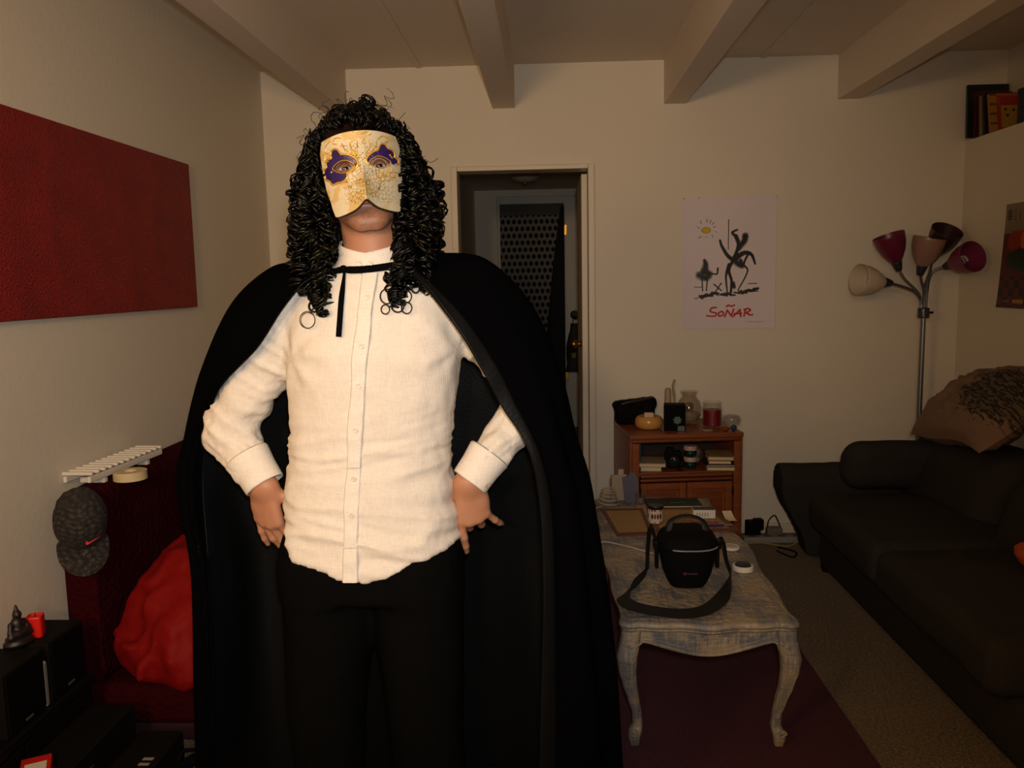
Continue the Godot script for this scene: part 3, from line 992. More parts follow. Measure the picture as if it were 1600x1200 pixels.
func cabinet_top() -> void:
	var T := 0.66
	# black pouch
	var t := thing("pouch", "black zipped pouch at the left end of the wooden cabinet top", "pouch", Vector3(0.455, T, -4.40), 0.1)
	var g := Geo.new()
	var cr := noise(7.0, 3, 2)
	g.nets(Vector3(-0.13, -0.01, -0.07), Vector3(0.13, 0.17, 0.07), 0.007, func(p: Vector3) -> float:
		var top := 0.135 + 0.010 * p.x / 0.1
		var q := Vector3(maxf(absf(p.x) - 0.085 - 0.012 * smoothstep(0.07, 0.1, p.y), 0), maxf(absf(p.y - top / 2) - top / 2 + 0.02, 0), maxf(absf(p.z) - 0.03 + 0.1 * maxf(p.y - 0.05, 0.0), 0))
		return q.length() - 0.018 + 0.004 * cr.get_noise_3dv(p * 4.0))
	var pom := mat("0d0c0c", 0.6)
	pom.metallic_specular = 0.15
	put("body", g, pom, t)
	g = Geo.new()
	g.tube(spline([Vector3(-0.112, 0.10, 0.03), Vector3(-0.05, 0.118, 0.038), Vector3(0.04, 0.132, 0.036), Vector3(0.098, 0.138, 0.025)], 16), [0.006], 6); put("zipper", g, mat("22191a", 0.35), t)
	# cream candle dish
	t = thing("bowl_candle", "squat cream candle in a round bowl before the black pouch on the cabinet", "candle", Vector3(0.515, T, -4.25))
	g = Geo.new()
	g.lathe([Vector2(0.001, 0), Vector2(0.045, 0), Vector2(0.065, 0.008), Vector2(0.073, 0.03), Vector2(0.07, 0.05), Vector2(0.062, 0.062), Vector2(0.055, 0.066), Vector2(0.05, 0.062), Vector2(0.001, 0.058)], Transform3D(), 30)
	put("bowl", g, mat("c48f4a", 0.25), t)
	g = Geo.new()
	g.box(Vector3(-0.003, 0.07, 0.02), Vector3(0.05, 0.032, 0.03), 0.006); put("wax_block", g, mat("c9a98c", 0.5), t)
	# dark green box
	t = thing("box", "dark box with a pale green plant picture standing on the wooden cabinet", "box", Vector3(0.64, T, -4.21), -0.12)
	g = Geo.new()
	g.box(Vector3(0, 0.066, 0), Vector3(0.106, 0.132, 0.09), 0.003); var bxm := mat("070908", 0.6)
	bxm.metallic_specular = 0.15
	put("body", g, bxm, t)
	g = Geo.new()
	var star := PackedVector2Array()
	for i in 28:
		var a := TAU * i / 28
		star.append(Vector2(cos(a), sin(a)) * 0.019 * (1.0 + 0.18 * sin(a * 7.0)))
	g.prism(star, 0.001, Transform3D(Basis(), Vector3(0.013, 0.055, 0.0455)))
	g.box(Vector3(0.032, 0.014, 0.0455), Vector3(0.034, 0.024, 0.001))
	put("printed_panel", g, mat("3f5546", 0.4), t)
	# wax taper pair behind
	t = thing("taper_candle", "pale slim candle standing behind the dark box on the cabinet", "candle", Vector3(0.632, T, -4.39))
	g = Geo.new()
	g.lathe([Vector2(0.018, 0.0), Vector2(0.017, 0.18), Vector2(0.013, 0.19), Vector2(0.001, 0.188)], Transform3D(), 18); put("wax", g, mat("a88f76", 0.5), t)
	g = Geo.new()
	g.tube(spline([Vector3(0.03, 0.0, 0.0), Vector3(0.034, 0.13, 0.0), Vector3(0.026, 0.2, 0.0), Vector3(0.036, 0.235, 0)], 10), [0.009, 0.006], 8); put("twig", g, mat("9c8a6c", 0.7), t)
	# glass vase
	t = thing("vase", "clear round glass vase with a necked rim between the dark box and red jar", "vase", Vector3(0.742, T, -4.38))
	t.scale = Vector3(0.86, 1.0, 0.86)
	g = Geo.new()
	g.lathe([Vector2(0.001, 0.003), Vector2(0.04, 0.0), Vector2(0.055, 0.012), Vector2(0.074, 0.05), Vector2(0.078, 0.085), Vector2(0.066, 0.122), Vector2(0.046, 0.143), Vector2(0.042, 0.152), Vector2(0.055, 0.175), Vector2(0.052, 0.175), Vector2(0.039, 0.152), Vector2(0.043, 0.14), Vector2(0.063, 0.12), Vector2(0.074, 0.085), Vector2(0.07, 0.052), Vector2(0.052, 0.016), Vector2(0.001, 0.01)], Transform3D(), 36)
	var vg := mat(Color(0.62, 0.55, 0.42, 0.16), 0.05)
	vg.transparency = BaseMaterial3D.TRANSPARENCY_ALPHA
	put("glass", g, vg, t)
	g = Geo.new()
	g.lathe([Vector2(0.001, 0.012), Vector2(0.05, 0.018), Vector2(0.066, 0.05), Vector2(0.06, 0.062), Vector2(0.001, 0.066)], Transform3D(), 24); put("sand", g, mat("9c8568", 0.9), t)
	t = thing("ornament", "small dark red glass ornament inside the clear vase", "ornament", Vector3(0.742, T + 0.066, -4.38))
	g = Geo.new()
	g.lathe([Vector2(0.001, 0), Vector2(0.02, 0.002), Vector2(0.026, 0.018), Vector2(0.024, 0.04), Vector2(0.012, 0.048), Vector2(0.001, 0.05)], Transform3D(), 16); put("body", g, mat("3a0a10", 0.1), t)
	# red candle jar
	t = thing("jar_candle", "glass jar filled with dark red wax on the right of the cabinet top", "candle", Vector3(0.845, T, -4.28))
	g = Geo.new()
	g.lathe([Vector2(0.001, 0.0), Vector2(0.044, 0.0), Vector2(0.05, 0.006), Vector2(0.05, 0.006), Vector2(0.05, 0.098), Vector2(0.045, 0.112), Vector2(0.045, 0.118), Vector2(0.049, 0.122), Vector2(0.049, 0.132), Vector2(0.046, 0.132), Vector2(0.042, 0.114), Vector2(0.047, 0.096), Vector2(0.047, 0.008), Vector2(0.001, 0.006)], Transform3D(), 32)
	put("jar", g, M.glass, t)
	g = Geo.new()
	g.lathe([Vector2(0.001, 0.008), Vector2(0.046, 0.008), Vector2(0.0465, 0.012), Vector2(0.0465, 0.09), Vector2(0.0465, 0.09), Vector2(0.03, 0.087), Vector2(0.001, 0.086)], Transform3D(), 32); put("wax", g, mat("7c080a", 0.4), t)
	g = Geo.new()
	g.tube([Vector3(0, 0.086, 0), Vector3(0.002, 0.098, 0)], [0.0015], 6); put("wick", g, M.black, t)
	# paper tag, glass dish, amber piece
	t = thing("coaster", "small pale round disc lying on the cabinet before the red jar", "coaster", Vector3(0.80, T, -4.17))
	g = Geo.new()
	g.lathe([Vector2(0.001, 0), Vector2(0.026, 0), Vector2(0.027, 0.003), Vector2(0.025, 0.005), Vector2(0.001, 0.005)], Transform3D(), 22); put("disc", g, mat("a58c72", 0.6), t)
	t = thing("glass_dish", "low clear glass dish at the right end of the cabinet", "dish", Vector3(0.948, T, -4.30))
	g = Geo.new()
	g.lathe([Vector2(0.001, 0.002), Vector2(0.03, 0.0), Vector2(0.045, 0.012), Vector2(0.05, 0.035), Vector2(0.042, 0.055), Vector2(0.025, 0.062), Vector2(0.001, 0.064), Vector2(0.001, 0.058), Vector2(0.024, 0.056), Vector2(0.038, 0.05), Vector2(0.045, 0.034), Vector2(0.04, 0.014), Vector2(0.001, 0.008)], Transform3D(), 28)
	var bg := mat(Color(0.3, 0.37, 0.44, 0.11), 0.04)
	bg.transparency = BaseMaterial3D.TRANSPARENCY_ALPHA
	put("glass", g, bg, t)
	t = thing("marble", "blue glass marble beside the clear dish on the cabinet", "marble", Vector3(0.928, T, -4.155))
	g = Geo.new()
	ball(g, Vector3(0, 0.016, 0), Vector3.ONE * 0.016); put("ball", g, mat("243a52", 0.05), t)
	t = thing("amber_piece", "amber coloured glass piece on the cabinet edge beside the red jar", "ornament", Vector3(0.885, T, -4.15))
	g = Geo.new()
	ball(g, Vector3(0, 0.013, 0), Vector3(0.021, 0.013, 0.016)); put("body", g, mat("7a3c10", 0.08), t)

func ball(g: Geo, c: Vector3, r: Vector3, seg := 20) -> void:
	var pr := []
	for k in seg / 2 + 1:
		var a := -PI / 2 + PI * k / (seg / 2)
		pr.append(Vector2(maxf(cos(a), 0.002), sin(a) * r.y))
	g.lathe(pr, Transform3D(Basis(), c), seg, r.x, r.z)

func book(called: String, label: String, at: Vector3, turn: float, size: Vector3, cover: String, group: String, upright := false, lean := 0.0, art: Material = null) -> Node3D:
	# flat: size is (width, thickness, depth) with the pages open to +z; upright: (thickness along z, height, depth along x), spine to -x
	var t := thing(called, label, "book", at, turn, group)
	var cm: Material = mat(cover, 0.45) if art == null else art
	if not upright:
		var g := Geo.new()
		for s in [0.002, size.y - 0.002]:
			g.box(Vector3(0, s, 0), Vector3(size.x, 0.004, size.z), 0.0015)
		g.box(Vector3(0, size.y / 2, -size.z / 2 + 0.002), Vector3(size.x, size.y - 0.002, 0.004), 0.001)
		put("cover", g, cm, t)
		g = Geo.new()
		g.box(Vector3(0, size.y / 2, 0.001), Vector3(size.x - 0.008, size.y - 0.008, size.z - 0.006)); put("pages", g, M.paper, t)
	else:
		var b := Basis(Vector3.RIGHT, lean)
		var xf := Transform3D(b, Vector3.ZERO)
		var g := Geo.new()
		for s in [-1.0, 1.0]:
			g.box(Vector3(size.z / 2, size.y / 2, s * (size.x / 2 - 0.002)), Vector3(size.z, size.y, 0.004), 0.001, xf)
		g.box(Vector3(0.002, size.y / 2, 0), Vector3(0.004, size.y, size.x - 0.002), 0.001, xf)
		put("cover", g, cm, t)
		g = Geo.new()
		g.box(Vector3(size.z / 2, size.y / 2, 0), Vector3(size.z - 0.006, size.y - 0.008, size.x - 0.009), 0.0, xf); put("pages", g, M.paper, t)
	return t

func cabinet_shelf() -> void:
	var S := 0.4655
	book("book", "dark green book standing upright at the left end of the cabinet shelf", Vector3(0.449, S, -4.15), PI / 2, Vector3(0.03, 0.16, 0.15), "14351e", "books in the cabinet", true)
	book("book", "thick pale-paged book lying lowest at the left of the cabinet shelf", Vector3(0.515, S, -4.185), -0.08, Vector3(0.108, 0.024, 0.16), "a3967c", "books in the cabinet")
	book("book", "wider pale-paged book lying on the thick book at the left of the shelf", Vector3(0.52, S + 0.0245, -4.18), -0.1, Vector3(0.14, 0.018, 0.17), "b7a67e", "books in the cabinet")
	book("book", "pale book lowest of the right-hand stack on the cabinet shelf", Vector3(0.865, S, -4.20), -0.08, Vector3(0.14, 0.018, 0.18), "b59c6e", "books in the cabinet")
	book("book", "thin dark book second from the bottom of the right-hand shelf stack", Vector3(0.86, S + 0.0185, -4.20), -0.05, Vector3(0.145, 0.012, 0.18), "1d1f22", "books in the cabinet")
	book("book", "tan book third from the bottom of the right-hand shelf stack", Vector3(0.862, S + 0.031, -4.20), -0.1, Vector3(0.115, 0.02, 0.17), "8a5a2a", "books in the cabinet")
	book("book", "pale-paged book on top of the right-hand stack on the cabinet shelf", Vector3(0.868, S + 0.0515, -4.20), -0.12, Vector3(0.13, 0.018, 0.17), "a98f63", "books in the cabinet")
	var t := thing("camera", "small black camera with a shiny lens on the cabinet shelf", "camera", Vector3(0.625, S, -4.17), -0.2)
	var g := Geo.new()
	g.box(Vector3(0, 0.045, -0.02), Vector3(0.085, 0.09, 0.045), 0.01)
	g.box(Vector3(-0.015, 0.095, -0.02), Vector3(0.04, 0.02, 0.035), 0.006); put("body", g, M.black, t)
	g = Geo.new()
	var lx := Transform3D(Basis(Vector3.RIGHT, PI / 2), Vector3(0.008, 0.045, 0))
	g.lathe([Vector2(0.033, 0.0), Vector2(0.034, 0.03), Vector2(0.034, 0.03), Vector2(0.03, 0.038), Vector2(0.026, 0.036)], lx, 24); put("lens_barrel", g, M.gloss, t)
	g = Geo.new()
	ball(g, Vector3(0.008, 0.045, 0.028), Vector3(0.028, 0.028, 0.012)); put("lens_glass", g, mat("15202a", 0.04), t)
	g = Geo.new()
	g.tube(spline([Vector3(0.045, 0.06, -0.02), Vector3(0.06, 0.03, 0.02), Vector3(0.03, 0.004, 0.045), Vector3(0.055, 0.004, 0.05)], 14), [0.004], 6, true, 0.4); put("wrist_strap", g, M.rubber, t)
	for k in 2:
		t = thing("pot", ["small dark green lidded jar standing on the cabinet shelf", "small dark green lidded jar stacked on the other jar in the cabinet"][k], "jar", Vector3(0.718, S + 0.058 * k, -4.19), 0.0, "stacked lidded jars")
		g = Geo.new()
		g.lathe([Vector2(0.001, 0), Vector2(0.024, 0), Vector2(0.03, 0.006), Vector2(0.032, 0.02), Vector2(0.03, 0.033), Vector2(0.001, 0.034)], Transform3D(), 24); put("body", g, mat("0a2a25", 0.2), t)
		g = Geo.new()
		g.lathe([Vector2(0.001, 0.033), Vector2(0.033, 0.033), Vector2(0.035, 0.036), Vector2(0.034, 0.055), Vector2(0.031, 0.0575), Vector2(0.001, 0.0575)], Transform3D(), 24); put("lid", g, mat("b59a84", 0.4), t)
	t = thing("trinket", "dim brown and grey trinket leaning beside the right-hand stack of shelf books", "trinket", Vector3(0.765, S, -4.27))
	g = Geo.new()
	var nz := noise(12.0, 3)
	g.nets(Vector3(-0.05, -0.01, -0.04), Vector3(0.05, 0.11, 0.04), 0.006, func(p: Vector3) -> float: return ellipsoid(p, Vector3(0, 0.05, 0), Vector3(0.036, 0.05, 0.026)) + 0.009 * nz.get_noise_3dv(p * 4.0))
	put("body", g, mat("4a3524", 0.5), t)
	g = Geo.new()
	ball(g, Vector3(-0.01, 0.03, 0.03), Vector3(0.018, 0.015, 0.008)); put("disc", g, mat("7d8088", 0.3), t)

# ---------------------------------------------------------------- coffee table
var paint: StandardMaterial3D
func coffee_table() -> void:
	var n1 := noise(1.0, 51, 3); var n2 := noise(1.0, 52, 3); var n3 := noise(1.0, 53, 2)
	var f := func(u: float, w: float) -> Color:
		var st := n1.get_noise_2d(u * 90.0, w * 6.0) * 0.6 + n1.get_noise_2d(u * 9.0, w * 70.0) * 0.25
		var patch := n2.get_noise_2d(u * 6.0, w * 4.0)
		var k := smoothstep(-0.45, 0.5, st + patch * 1.0 + 0.12)
		var c := Color("5a616c").lerp(Color("a89678"), k * 0.8 + 0.12)
		return c.lerp(Color("8a7252"), 0.35 * smoothstep(0.1, 0.5, n3.get_noise_2d(u * 14.0, w * 40.0)))
	paint = mat("ffffff", 0.5)
	paint.albedo_texture = tex(512, 512, f)
	tri_planar(paint, Vector3(1.1, 2.2, 1.1))
	paint.normal_enabled = true
	paint.normal_texture = bumpy(noise(0.12, 54, 2), 256, 3.0); paint.normal_scale = 0.4
	var t := thing("coffee_table", "ornate coffee table in distressed cream and blue paint on the maroon rug", "coffee table", Vector3(0.468, 0, -3.07))
	var hw := 0.268; var hl := 0.715
	var outline := func(inset: float, y: float) -> Array:
		var o := []
		var n := 36
		for side in 4:
			for i in n:
				var u := float(i) / (n - 1) * 2.0 - 1.0
				var c := 0.030
				var wave := 0.016 * (cos(u * PI * 1.0) * 0.9 + 0.45 * cos(u * PI * 3.0)) * (1.0 - pow(absf(u), 8.0))
				var cut := 0.0
				var q: Vector2
				match side:
					0: q = Vector2(u * (hw - c), hl + wave * 0.8 - cut)
					1: q = Vector2(hw + wave - cut, -u * (hl - c))
					2: q = Vector2(-u * (hw - c), -hl - wave * 0.8 + cut)
					_: q = Vector2(-hw - wave + cut, u * (hl - c))
				q = Vector2(q.x * (1.0 - inset / hw), q.y * (1.0 - inset / hl))
				o.append(Vector3(q.x, y, q.y))
			var k := [Vector2(1, 1), Vector2(1, -1), Vector2(-1, -1), Vector2(-1, 1)][side] as Vector2
			o.append(Vector3(k.x * (hw - 0.0085) * (1.0 - inset / hw), y, k.y * (hl - 0.0085) * (1.0 - inset / hl)))
		return o
	var g := Geo.new()
	var loops := []
	for q in [[0.03, 0.386], [0.012, 0.386], [0.007, 0.389], [0.006, 0.394], [0.009, 0.397], [0.003, 0.399], [0.0, 0.404], [0.001, 0.411], [0.006, 0.416], [0.014, 0.4175], [0.02, 0.4165], [0.024, 0.4195], [0.03, 0.42]]:
		loops.append(outline.call(q[0], q[1]))
	g.loft(loops)
	put("tabletop", g, paint, t)
	# aprons with a serpentine lower edge and a bead along it
	for side in 4:
		var along: float = (hw if side % 2 == 0 else hl) - 0.05
		var dist: float = (hl if side % 2 == 0 else hw) - 0.045
		var rot := Basis(Vector3.UP, side * PI / 2)
		var low := func(u: float) -> float: return 0.338 - 0.038 * (0.5 + 0.5 * cos(u * PI)) + 0.016 * pow(absf(u), 5.0) - 0.05 * pow(absf(u), 24.0)
		g = Geo.new()
		var poly := PackedVector2Array()
		for i in 41: poly.append(Vector2(along * (i / 20.0 - 1.0), low.call(i / 20.0 - 1.0)))
		poly.append(Vector2(along, 0.388)); poly.append(Vector2(-along, 0.388))
		g.prism(poly, 0.018, Transform3D(rot, rot * Vector3(0, 0, dist)))
		var ap := put("apron", g, paint, t)
		g = Geo.new()
		var bead := []
		for i in 41: bead.append(rot * Vector3(along * (i / 20.0 - 1.0), low.call(i / 20.0 - 1.0) + 0.004, dist + 0.008))
		g.tube(bead, [0.006], 6)
		var upper := []
		for i in 41: upper.append(rot * Vector3(along * (i / 20.0 - 1.0), low.call(i / 20.0 - 1.0) + 0.016, dist + 0.008))
		g.tube(upper, [0.003], 5)
		put("bead_molding", g, paint, ap)
	# cabriole legs
	for sx in [-1.0, 1.0]:
		for sz in [-1.0, 1.0]:
			g = Geo.new()
			var lp := []
			var ys := [0.388, 0.36, 0.335, 0.30, 0.26, 0.21, 0.16, 0.11, 0.075, 0.055, 0.035, 0.015, 0.013]
			var of := [0.0, 0.002, 0.006, 0.013, 0.012, 0.004, -0.008, -0.019, -0.021, -0.014, -0.010, -0.012, -0.012]
			var wd := [0.028, 0.028, 0.029, 0.030, 0.026, 0.0215, 0.0175, 0.0145, 0.0155, 0.0195, 0.0175, 0.0145, 0.0135]
			for k in 45:
				var y := lerpf(0.388, 0.013, k / 44.0)
				var yy := 0.4 - y
				var xs := []
				for q in ys: xs.append(0.4 - q)
				var o := table(xs, of, yy); var r := table(xs, wd, yy)
				var ring := []
				for i in 24:
					var a := TAU * i / 24
					var rr := r * (1.0 + 0.16 * absf(sin(2.0 * a)) - 0.05 * absf(cos(4.0 * a)) * smoothstep(0.38, 0.3, y))
					ring.append(Vector3(sx * (hw - 0.038 + o) + cos(a) * rr, y, sz * (hl - 0.04 + o * 0.7) + sin(a) * rr))
				lp.append(ring)
			g.loft(lp)
			var lg := put("leg", g, paint, t)
			# scroll on the foot and carved line on the knee
			g = Geo.new()
			var sc := []
			for i in 26:
				var a := i * 0.36
				var r := 0.013 * (1.0 - i / 34.0)
				sc.append(Vector3(sx * (hw - 0.045) + cos(a) * r * 0.8, 0.058 + sin(a) * r, sz * (hl - 0.04) + sz * 0.019 - 0.004 * sz * i / 26.0))
			g.tube(sc, [0.004, 0.004], 6)
			put("foot_scroll", g, paint, lg)
			g = Geo.new()
			for s2 in [-1.0, 1.0]:
				var kn := []
				for i in 15:
					var y := lerpf(0.36, 0.12, i / 14.0)
					var xs := []
					for q in ys: xs.append(0.4 - q)
					var o := table(xs, of, 0.4 - y); var r := table(xs, wd, 0.4 - y)
					kn.append(Vector3(sx * (hw - 0.038 + o) + s2 * r * 0.55, y, sz * (hl - 0.04 + o * 0.7) + sz * r * 0.99))
				g.tube(kn, [0.0035, 0.0025], 5)
			g.tube([Vector3(sx * (hw - 0.038) - 0.028, 0.352, sz * (hl - 0.011)), Vector3(sx * (hw - 0.038), 0.338, sz * (hl - 0.007)), Vector3(sx * (hw - 0.038) + 0.028, 0.352, sz * (hl - 0.011))], [0.003], 5)
			put("carved_line", g, paint, lg)

func lid_at(label: String, at: Vector3, r: float, dark_top: bool) -> void:
	var t := thing("round_tin", label, "tin", at, 0.0, "")
	var g := Geo.new()
	var h := 0.02 if dark_top else 0.012
	g.lathe([Vector2(0.001, 0), Vector2(r - 0.002, 0), Vector2(r, 0.003), Vector2(r, h - 0.003), Vector2(r - 0.002, h), Vector2(r - 0.006, h), Vector2(r - 0.008, h - 0.002), Vector2(0.001, h - 0.002)], Transform3D(), 36)
	put("rim", g, M.white, t)
	g = Geo.new()
	g.lathe([Vector2(0.001, h - 0.004), Vector2(r - 0.009, h - 0.004), Vector2(r - 0.009, h + (0.003 if dark_top else -0.001)), Vector2(0.001, h + (0.004 if dark_top else -0.001))], Transform3D(), 36)
	put("disc", g, mat("25211f", 0.5) if dark_top else mat("c5b9a8", 0.5), t)

func on_table() -> void:
	var T := 0.4205
	lid_at("flat white tin lying on the coffee table right of the black bag", Vector3(0.672, T, -3.03), 0.033, false)
	lid_at("white tin with a dark brown top nearest the table's front right", Vector3(0.664, T, -2.80), 0.036, true)
	# bamboo place mats
	var weave := tex(192, 192, func(u, w):
		var k := sin(u * 150.0) * sin(w * 40.0 + floor(u * 24.0) * PI)
		var e := minf(minf(u, 1.0 - u), minf(w, 1.0 - w))
		return Color("6b3a20") if e < 0.06 else Color("8a6836").lerp(Color("b8925a"), 0.5 + 0.5 * k))
	var wm := mat("ffffff", 0.6)
	wm.albedo_texture = weave
	var mats := [[[0.222, -3.575], [0.408, -3.58], [0.402, -3.205], [0.262, -3.185], "woven bamboo place mat at the left of the coffee table"], [[0.425, -3.585], [0.718, -3.58], [0.756, -3.245], [0.41, -3.23], "woven bamboo place mat at the right of the table, under the small box"]]
	for q in mats:
		var g := Geo.new()
		var lo := []; var hi := []
		var c := Vector3((q[0][0] + q[2][0]) / 2, T, (q[0][1] + q[2][1]) / 2)
		for e in 4:
			for i in 6:
				var a := Vector3(q[e][0], 0, q[e][1]).lerp(Vector3(q[(e + 1) % 4][0], 0, q[(e + 1) % 4][1]), i / 6.0) - Vector3(c.x, 0, c.z)
				lo.append(a); hi.append(a + Vector3(0, 0.004 , 0))
		g.loft([lo, hi])
		var t := put("place_mat", g, mat("6b3a20", 0.6))
		t.position = c
		meta(t, q[4], "place mat", "bamboo place mats")
		g = Geo.new()
		var m0 := g.mark()
		g.grid(8, 8, func(u, w):
			var a := Vector3(q[0][0], 0, q[0][1]).lerp(Vector3(q[1][0], 0, q[1][1]), 0.03 + u * 0.94)
			var b := Vector3(q[3][0], 0, q[3][1]).lerp(Vector3(q[2][0], 0, q[2][1]), 0.03 + u * 0.94)
			return a.lerp(b, 0.03 + w * 0.94) - Vector3(c.x, -0.0045, c.z))
		put("weave", g, wm, t)
	var M1 := T + 0.0055
	# dark green folder at the back
	var t := book("notebook", "dark green notebook lying at the far end of the coffee table", Vector3(0.55, T, -3.655), 0.02, Vector3(0.24, 0.012, 0.13), "13241f", "")
	var g := Geo.new()
	g.box(Vector3(0.02, 0.0135, 0.02), Vector3(0.07, 0.001, 0.012)); put("title_strip", g, mat("43544a", 0.5), t)
	# patterned tin
	var dots := tex(128, 96, func(u, w):
		var k := fposmod(sin(floor(u * 16.0) * 12.9898 + floor(w * 9.0) * 78.233) * 43758.5453, 1.0)
		var f := Vector2(fposmod(u * 16.0, 1.0) - 0.5, fposmod(w * 9.0, 1.0) - 0.5).length()
		if f > 0.36: return Color("c3b6a3")
		return Color("7c1f18") if k < 0.25 else (Color("26211d") if k < 0.6 else (Color("a07a2c") if k < 0.75 else Color("c3b6a3"))))
	var dm := mat("ffffff", 0.35)
	dm.albedo_texture = dots
	t = thing("patterned_tin", "small tin speckled red, black and white with a dark lid on the mats", "tin", Vector3(0.435, M1, -3.36))
	g = Geo.new()
	g.lathe([Vector2(0.001, 0), Vector2(0.029, 0), Vector2(0.031, 0.003), Vector2(0.031, 0.06), Vector2(0.03, 0.063)], Transform3D(), 28); put("body", g, dm, t)
	g = Geo.new()
	g.lathe([Vector2(0.001, 0.075), Vector2(0.028, 0.075), Vector2(0.033, 0.073), Vector2(0.033, 0.061), Vector2(0.001, 0.061)], Transform3D(), 28); put("lid", g, mat("101816", 0.4), t)
	# white box
	t = thing("small_box", "small white and green cardboard box on the right place mat", "box", Vector3(0.645, M1, -3.43), -0.03)
	g = Geo.new()
	g.box(Vector3(0, 0.019, 0), Vector3(0.092, 0.036, 0.05), 0.002); put("body", g, M.white, t)
	g = Geo.new()
	g.box(Vector3(0, 0.0375, -0.003), Vector3(0.088, 0.002, 0.045)); put("top_panel", g, mat("2e3b30", 0.45), t)
	for k in 5:
		g = Geo.new()
		g.box(Vector3(-0.03 + k * 0.011, 0.018, 0.0253), Vector3(0.004, 0.016, 0.0008)); put("print_mark", g, mat("8d8577", 0.5), t)
	t = thing("red_strip", "narrow red ruler lying in front of the small white box", "ruler", Vector3(0.635, M1, -3.355), -0.06)
	g = Geo.new()
	g.box(Vector3(0, 0.002, 0), Vector3(0.11, 0.003, 0.018), 0.001); put("body", g, mat("8e1a14", 0.4), t)
	for k in 9:
		g = Geo.new()
		g.box(Vector3(-0.045 + k * 0.011, 0.0037, 0.005), Vector3(0.0012, 0.0004, 0.006)); put("tick_mark", g, M.white, t)
	t = thing("pen", "violet pen with a silver end lying on the right place mat", "pen", Vector3(0.68, M1, -3.29), 0.08)
	g = Geo.new()
	g.tube([Vector3(-0.05, 0.006, 0), Vector3(0.02, 0.006, 0)], [0.0052], 10); put("barrel", g, mat("35245c", 0.25), t)
	g = Geo.new()
	g.tube([Vector3(0.021, 0.006, 0), Vector3(0.05, 0.006, 0), Vector3(0.062, 0.006, 0)], [0.0053, 0.005, 0.0012], 10); put("tip", g, M.chrome, t)
	# paper note at the right edge
	t = thing("paper_note", "scrap of cream paper leaning at the table's right edge behind the mats", "paper", Vector3(0.748, T, -3.42), 0.3)
	g = Geo.new()
	g.grid(5, 5, func(u, w): return Vector3((u - 0.5) * 0.04, 0.001 + 0.03 * w * w, 0.03 - 0.05 * w + 0.006 * u))
	put("sheet", g, M.paper, t)
	# photo stand and white card
	t = thing("photo_stand", "grey-violet card standing upright at the far left corner of the coffee table", "card", Vector3(0.345, T, -3.70), 0.12)
	g = Geo.new()
	var poly := PackedVector2Array([Vector2(-0.018, 0.0), Vector2(0.036, 0.0), Vector2(0.044, 0.02), Vector2(0.044, 0.10), Vector2(0.032, 0.135), Vector2(0.008, 0.142), Vector2(0.001, 0.125), Vector2(-0.028, 0.118)])
	g.prism(poly, 0.006, Transform3D(Basis(Vector3.RIGHT, -0.12), Vector3(0.01, 0.0, 0.02)), 0.001); put("panel", g, mat("4f4a58", 0.5), t)
	g = Geo.new()
	g.prism(PackedVector2Array([Vector2(-0.012, 0), Vector2(0.012, 0), Vector2(0.004, 0.09), Vector2(-0.004, 0.09)]), 0.003, Transform3D(Basis(Vector3.RIGHT, 0.45), Vector3(0.012, 0.0, -0.035))); put("strut", g, mat("3b3742", 0.6), t)
	t = thing("white_card", "plain cream card standing behind the grey-violet card on the table", "card", Vector3(0.315, T, -3.73), 0.2)
	g = Geo.new()
	g.box(Vector3(0, 0.06, 0), Vector3(0.07, 0.12, 0.02), 0.002); put("sheet", g, mat("a8947a", 0.7), t)
	g = Geo.new()
	g.box(Vector3(0.01, 0.13, 0), Vector3(0.026, 0.03, 0.012), 0.003); put("tab", g, mat("b59a80", 0.6), t)
	t = thing("glass_tumbler", "small clear glass tumbler beside the grey-violet card on the table", "glass", Vector3(0.405, T, -3.66))
	g = Geo.new()
	g.lathe([Vector2(0.001, 0.0), Vector2(0.019, 0.0), Vector2(0.024, 0.05), Vector2(0.0225, 0.05), Vector2(0.0175, 0.005), Vector2(0.001, 0.005)], Transform3D(), 22); put("glass", g, M.glass, t)
	# white cable coil and cord
	g = Geo.new()
	var cp := []
	for i in 60:
		var a := i * 0.42
		cp.append(Vector3(0.262 + cos(a) * (0.045 - 0.0003 * i), T + 0.006 + 0.0011 * i, -3.66 + sin(a) * (0.05 - 0.0003 * i)))
	g.tube(cp, [0.004], 6)
	var o := put("cable_coil", g, mat("a89a84", 0.6))
	meta(o, "coil of pale cable at the far left corner of the coffee table", "cable")
	g = Geo.new()
	g.tube(spline([Vector3(0.235, T + 0.004, -3.62), Vector3(0.19, T + 0.004, -3.55), Vector3(0.165, T - 0.06, -3.5), Vector3(0.158, 0.16, -3.42), Vector3(0.155, 0.10, -3.2), Vector3(0.172, 0.22, -3.12), Vector3(0.168, T - 0.03, -3.11), Vector3(0.2, T + 0.006, -3.10), Vector3(0.28, T + 0.004, -3.06), Vector3(0.385, T + 0.004, -2.96)], 70), [0.0032], 6)
	o = put("thin_cable", g, mat("b7aa94", 0.6))
	meta(o, "thin white cord hanging over the left table edge and running to the black bag", "cable")
	camera_bag(T)

